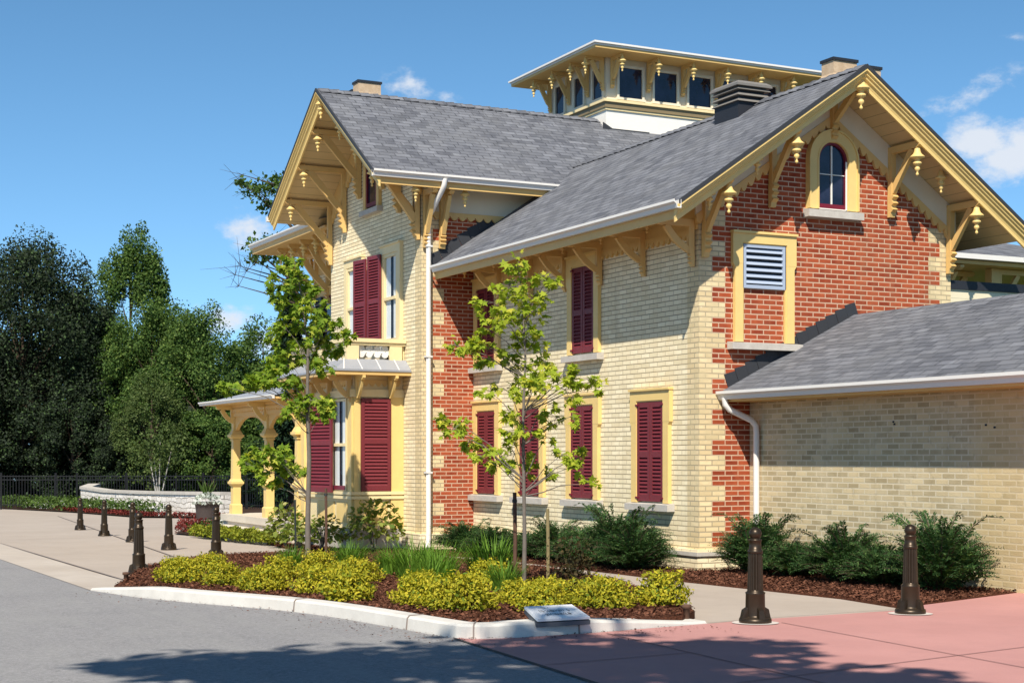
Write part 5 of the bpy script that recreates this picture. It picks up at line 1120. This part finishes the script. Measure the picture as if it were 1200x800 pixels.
# ---- flower beds
def patch(name, lab, poly, n, h, size, mat, cat, tmpl=T_OVAL, lump=.5):
    xs = [p[0] for p in poly]; ys = [p[1] for p in poly]; pts = []
    px = rng.uniform(min(xs), max(xs), n * 4); py = rng.uniform(min(ys), max(ys), n * 4); c = np.zeros(n * 4, bool); j = len(poly) - 1
    for i in range(len(poly)):
        xi, yi = poly[i]; xj, yj = poly[j]; c ^= ((yi > py) != (yj > py)) & (px < (xj - xi) * (py - yi) / (yj - yi + 1e-12) + xi); j = i
    px = px[c][:n]; py = py[c][:n]; m = len(px); hh = h * (1 - lump + lump * (.5 + .5 * np.sin(px * 5.1 + 1) * np.cos(py * 6.3)))
    z = .243 - .0159 * ((px - CAM.x) * FV.x + (py - CAM.y) * FV.y) + .02 + hh * np.sqrt(rng.uniform(0, 1, m))
    o = link(name, leaf_mesh(name, np.stack([px, py, z], 1), rdir(m), norm(rdir(m) * .7 + [0, 0, 1]), rng.uniform(size[0], size[1], m), tmpl, mat)); tag(o, lab, cat, None, 'stuff')
patch('red_flowers', 'mass of low red bedding flowers at the tip of the near flower bed', [(-18.5, -2.75), (-13.3, -2.75), (-14.5, -1.9), (-18, -1.2), (-27.5, .3), (-28, -.2)], 2600, .20, (.04, .08), 'red_flower', 'flowers')
patch('white_flowers', 'pale white flowers behind the red ones in the near flower bed', [(-19.5, -1.4), (-17.0, -2.3), (-16.5, -1.6), (-19, .8), (-27, 1.0)], 3600, .30, (.05, .1), 'white_flower', 'flowers'); patch('flower_leaves', 'green leaves among the flowers of the near bed', [(-18.3, -2.6), (-13.3, -2.6), (-13, 1), (-28, 1.2)], 4000, .24, (.05, .1), 'bed_leaf', 'plants')
patch('juniper_cover', 'low yellow-green spreading juniper beside the porch step', [(-16.6, -2.95), (-13.5, -3.0), (-11.0, -2.85), (-10.6, -2.5), (-16.0, -2.52)], 6500, .30, (.04, .085), 'juniper_leaf', 'ground cover')
patch('red_flowers', 'long band of dark red bedding flowers along the foot of the stone wall', [(-47, .15), (-36.2, .45), (-33.2, 3.0), (-34.0, 3.2), (-36.5, 1.2), (-46, 1.1), (-52, .4)], 4200, .20, (.05, .11), 'red_flower', 'flowers')
patch('white_flowers', 'pale white and pink flowers between the stone wall and the red band', [(-58, -.2), (-46, 1.0), (-37, 1.3), (-37, 1.9), (-47, 1.5), (-58, 1.2)], 4200, .42, (.07, .15), 'white_flower', 'flowers')
patch('flower_leaves', 'dark green border plants along the far edge of the walk', [(-75, -3.5), (-58, -1.0), (-46, .3), (-37, .9), (-37, 1.8), (-50, 1.4), (-60, 2.5), (-75, 2)], 16000, .60, (.07, .16), 'bed_leaf', 'plants')

# ---- background trees
def crown_mesh(seed, rx, rz, clumps, n, size, mat, squash=.0, spread=.30, top=1., holes=.0):
    r = np.random.default_rng(seed); cc = r.normal(size=(clumps, 3)); cc /= np.linalg.norm(cc, axis=1, keepdims=True); rad = r.uniform(.35, 1, clumps) ** .5; cc *= rad[:, None]
    w = 1 - .35 * np.clip(cc[:, 2], 0, 1) * top; cc[:, :2] *= w[:, None]
    cs = r.uniform(.6, 1.25, clumps) * spread; k = r.integers(0, clumps, n); d = r.normal(size=(n, 3)); d /= np.linalg.norm(d, axis=1, keepdims=True); q = r.uniform(0, 1, n) ** .45
    C = (cc[k] + d * (q * cs[k])[:, None] * [1, 1, .8]) * [rx, rx, rz]
    X = norm(r.normal(size=(n, 3)) + [0, 0, -.3]); N_ = norm(d + r.normal(size=(n, 3)) * .6 + [.35, -.3, .6])
    return leaf_mesh('crown', C, X, N_, r.uniform(size * .6, size * 1.3, n), T_QUAD * np.array([1, .85, 1]), mat), cc * [rx, rx, rz]
def tree(lab, R_, F_, h, rx, seed, mat, n=16000, size=.2, low=.08, clumps=34, trunk_r=.16, spread=.33, bark='bark_brown', name='tree', group='trees beyond the fence', lean=(0, 0), top=.45):
    if F_ > 60: kf = (F_ + 5) / F_; R_ *= kf; F_ *= kf; h *= kf; rx *= kf
    n = int(n * 3.0); size *= .70; clumps = int(clumps * 4.0); spread *= .62
    p = CAM + RV * R_ + FV * F_; base = (p.x, p.y, zg(p.x, p.y)); root = thing(name, lab, 'tree', base, 0, group)
    zc = h * (1 + low) / 2; rz = h * (1 - low) / 2; me, cc = crown_mesh(seed, rx, rz, clumps, n, size, mat, spread=spread, top=top); o = link('crown', me, root, (lean[0], lean[1], zc))
    mb = MB(); mb.tube([(0, 0, -.3), (lean[0] * .3, lean[1] * .3, h * .25), (lean[0] * .8, lean[1] * .8, zc), (lean[0], lean[1], h * .9)], [trunk_r, trunk_r * .8, trunk_r * .5, .03], 8); mb.build('trunk', bark, root)
    mb = MB()
    for c in cc[::9]:
        s_ = Vector((lean[0] * .6, lean[1] * .6, max(h * .15, zc + c[2] * .6 - rx * .5))); e_ = Vector((c[0] + lean[0], c[1] + lean[1], c[2] + zc)); mb.tube([s_, s_.lerp(e_, .5) + Vector((0, 0, .1)), e_], [trunk_r * .35, trunk_r * .22, .015], 5)
    mb.build('limbs', bark, root); return root
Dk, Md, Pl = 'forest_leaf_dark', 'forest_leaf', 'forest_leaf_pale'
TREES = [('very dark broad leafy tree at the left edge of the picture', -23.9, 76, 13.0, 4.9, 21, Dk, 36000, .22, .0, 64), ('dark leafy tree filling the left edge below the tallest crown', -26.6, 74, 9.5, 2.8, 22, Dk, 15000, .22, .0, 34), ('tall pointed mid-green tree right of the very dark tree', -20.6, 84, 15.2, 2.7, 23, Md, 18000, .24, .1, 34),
         ('rounded mid-green tree in the middle of the tree line', -17.6, 76, 10.4, 3.3, 24, Md, 18000, .2, .05, 40), ('bright green rounded tree next to the porch roof', -14.4, 73, 9.3, 2.9, 25, Md, 16000, .2, .05, 36), ('mid-green tree just left of the porch', -12.0, 75, 8.6, 2.6, 26, Md, 13000, .2, .03, 30), ('pale olive thin tree in front of the mid-green trees', -16.2, 70, 6.0, 1.7, 27, Pl, 8000, .15, .12, 30),
         ('dark tree behind the porch columns', -9.6, 76, 7.6, 2.2, 28, Md, 13000, .2, .0, 30), ('dark low tree behind the bay shrubs and porch', -6.8, 78, 7.4, 2.2, 29, Dk, 11000, .2, .0, 30), ('dark low tree under the pointed one by the fence', -20.6, 73, 5.4, 2.2, 30, Dk, 12000, .19, .0, 30), ('low green bushy tree behind the stone wall', -13.6, 71, 5.0, 1.9, 31, Md, 10000, .17, .0, 28), ('low green bushy tree behind the planter pot', -10.4, 71, 4.6, 1.8, 32, Md, 9000, .17, .0, 26), ('mid-green tree filling the gap beside the very dark tree', -19.6, 78, 9.0, 2.8, 34, Md, 15000, .2, .0, 36), ('low dark bushy tree left of the stone wall', -17.6, 72, 4.3, 1.8, 33, Dk, 9000, .17, .0, 26)]
for t_ in TREES: tree(t_[0], *t_[1:5], t_[5], t_[6], n=t_[7], size=t_[8], low=t_[9], clumps=t_[10])
for i, (lab, R_, F_, h, rx) in enumerate([('leafy tree seen past the right end of the gable eave', 15.6, 46, 7.2, 2.4), ('leafy tree at the right edge beyond the rear wing', 18.2, 48, 7.6, 2.6), ('low green tree behind the cream clapboard addition', 13.6, 50, 6.3, 2.0)]):
    tree(lab, R_, F_, h, rx, 50 + i, Md, n=9000, size=.17, low=.1, group='trees behind the house')
# sparse tall tree behind the left gable
p = CAM + RV * (-6.4) + FV * 56; sp = thing('tree', 'sparse old tree with bare twigs reaching past the left gable', 'tree', (p.x, p.y, zg(p.x, p.y)))
mb = MB(); mb.tube([(0, 0, -.3), (0, 0, 4), (.1, .1, 9), (.1, .2, 12.6)], [.25, .2, .12, .03], 8); mb.build('trunk', 'bark_brown', sp)
mb = MB(); Cs = []; rr = np.random.default_rng(77)
for (px, py, rad, z_at) in [(292, 168, .35, 10.2), (306, 178, .45, 10.2), (318, 166, .4, 10.2), (330, 172, .42, 10.2), (312, 190, .3, 10), (338, 186, .45, 10.2), (334, 160, .3, 10.4), (284, 166, .2, 10), (302, 245, .35, 8.0), (318, 238, .4, 8.2), (312, 255, .3, 8.), (296, 252, .25, 8), (326, 250, .4, 8.2), (345, 175, .5, 10), (350, 240, .6, 8)]:
    c = np.array([RV.x, RV.y, 0]) * ((px - 392) / 1823 * 56) + np.array([0, 0, (535 - py) / 1823 * 56 + 1.5 - p.z + CAM.z - 1.5 + (1.5 - zg(p.x, p.y)) * 0 - zg(p.x, p.y)]) + np.array([FV.x, FV.y, 0]) * rr.uniform(-.8, .8)
    s_ = Vector((0, 0, z_at - 1.4)); mb.tube([s_, s_.lerp(Vector(c), .55) + Vector((0, 0, .25)), Vector(c)], [.05, .03, .012], 5)
    for _ in range(7):
        d = rr.normal(size=3) * rad; mb.tube([Vector(c), Vector(c + d)], [.01, .004], 4)
    n = int(240 * rad); Cs.append(c + rr.normal(size=(n, 3)) * rad * [.55, .55, .45])
for (px, py) in [(282, 312), (290, 318), (276, 322), (300, 308), (284, 205), (280, 335)]:
    c = np.array([RV.x, RV.y, 0]) * ((px - 392) / 1823 * 56) + np.array([0, 0, (535 - py) / 1823 * 56 + 1.5 - zg(p.x, p.y)]); s_ = Vector((0, 0, c[2] - 1.2)); mb.tube([s_, s_.lerp(Vector(c), .6) + Vector((0, 0, .1)), Vector(c)], [.05, .03, .012], 5)
    for _ in range(6): mb.tube([Vector(c), Vector(c) + Vector(rr.normal(size=3) * .35 + [-.2 * RV.x, -.2 * RV.y, .2])], [.011, .004], 4)
mb.build('limbs', 'bark_brown', sp); C = np.concatenate(Cs); n = len(C); link('crown', leaf_mesh('crown', C, rdir(n), rdir(n), rr.uniform(.10, .22, n), T_QUAD, 'forest_leaf'), sp)
# spruce behind the left young tree
p = CAM + RV * (-8.5) + FV * 60; sr = thing('spruce_tree', 'dark conical spruce behind the left young tree and porch roof', 'tree', (p.x, p.y, zg(p.x, p.y)))
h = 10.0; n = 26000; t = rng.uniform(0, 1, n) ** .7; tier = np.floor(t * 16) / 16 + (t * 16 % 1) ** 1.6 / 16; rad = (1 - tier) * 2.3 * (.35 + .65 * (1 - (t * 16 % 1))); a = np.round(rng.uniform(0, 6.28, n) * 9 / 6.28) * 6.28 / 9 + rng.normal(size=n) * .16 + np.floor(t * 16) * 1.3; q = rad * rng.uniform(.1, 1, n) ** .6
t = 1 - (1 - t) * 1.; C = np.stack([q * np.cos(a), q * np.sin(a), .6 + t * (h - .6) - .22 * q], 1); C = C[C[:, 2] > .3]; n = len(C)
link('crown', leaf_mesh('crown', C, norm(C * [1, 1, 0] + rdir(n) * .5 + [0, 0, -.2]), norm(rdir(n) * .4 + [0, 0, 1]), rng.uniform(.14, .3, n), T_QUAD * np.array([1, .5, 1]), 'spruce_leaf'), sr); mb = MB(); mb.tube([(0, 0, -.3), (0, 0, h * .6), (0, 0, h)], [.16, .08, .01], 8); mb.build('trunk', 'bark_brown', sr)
# slim pale multi-stemmed tree before the fence
p = CAM + RV * (-14.3) + FV * 63; mt = thing('slender_tree', 'small pale multi-stemmed tree standing behind the stone wall', 'tree', (p.x, p.y, zg(p.x, p.y)))
mb = MB()
for dx, h in ((-.45, 2.6), (.05, 2.9), (.5, 2.5), (-.2, 2.3)): mb.tube([(0, 0, -.1), (RV.x * dx * .3, RV.y * dx * .3, .9), (RV.x * dx, RV.y * dx, h)], [.05, .035, .012], 6)
mb.build('trunk', 'bark_pale', mt); n = 1700; C = rng.normal(size=(n, 3)) * [.6, .6, .5] + [0, 0, 2.5]; link('crown', leaf_mesh('crown', C, rdir(n), rdir(n), rng.uniform(.08, .16, n), T_QUAD, 'forest_leaf_pale'), mt)
# unbroken wood behind them all
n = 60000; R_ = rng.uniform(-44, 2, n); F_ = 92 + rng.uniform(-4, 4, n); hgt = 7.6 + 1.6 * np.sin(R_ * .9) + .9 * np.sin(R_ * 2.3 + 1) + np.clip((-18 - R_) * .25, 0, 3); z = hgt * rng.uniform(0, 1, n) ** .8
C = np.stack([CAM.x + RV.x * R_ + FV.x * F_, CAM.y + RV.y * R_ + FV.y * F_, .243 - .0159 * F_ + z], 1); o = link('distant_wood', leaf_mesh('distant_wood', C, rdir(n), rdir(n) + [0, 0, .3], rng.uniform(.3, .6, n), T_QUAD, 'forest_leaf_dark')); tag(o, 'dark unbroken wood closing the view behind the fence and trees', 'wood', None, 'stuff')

# the tree that shades the road in front of the picture
st = thing('shade_tree', 'spreading tree outside the frame whose shadow lies on the road and pink paving', 'tree', (20.3, -15.2, zg(20.3, -15.2)))
me, cc = crown_mesh(91, 3.2, 2.5, 40, 5200, .34, 'forest_leaf', spread=.28); link('crown', me, st, (-3.9, 2.3, 8.0))
mb = MB(); mb.tube([(0, 0, -.3), (-.3, .2, 2.5), (-1.6, 1.0, 5.2), (-3.6, 2.1, 8.6)], [.28, .24, .2, .06], 10); mb.build('trunk', 'bark_brown', st)

# grit and dead leaf scraps gathered along the kerb and paving edge
n = 700; k = rng.integers(2, len(kerb_pts) - 2, n); C = []
for i in k:
    p = kerb_pts[i]; d = (kerb_pts[i + 1] - kerb_pts[i - 1]).normalized(); o_ = -abs(rng.normal() * .28) - .02; x, y = p.x - d.y * o_ + rng.normal() * .05, p.y + d.x * o_ + rng.normal() * .05; C.append((x, y, zg(x, y) + .004))
X = rng.normal(size=(n, 3)); X[:, 2] *= .1; o = link('leaf_litter', leaf_mesh('leaf_litter', np.array(C), X, np.array([[0, 0, 1.]] * n) + rng.normal(size=(n, 3)) * .2, rng.uniform(.008, .03, n), T_QUAD, 'mulch_chip')); tag(o, 'bits of bark and grit lying in the gutter along the planter kerb', 'litter', None, 'stuff')
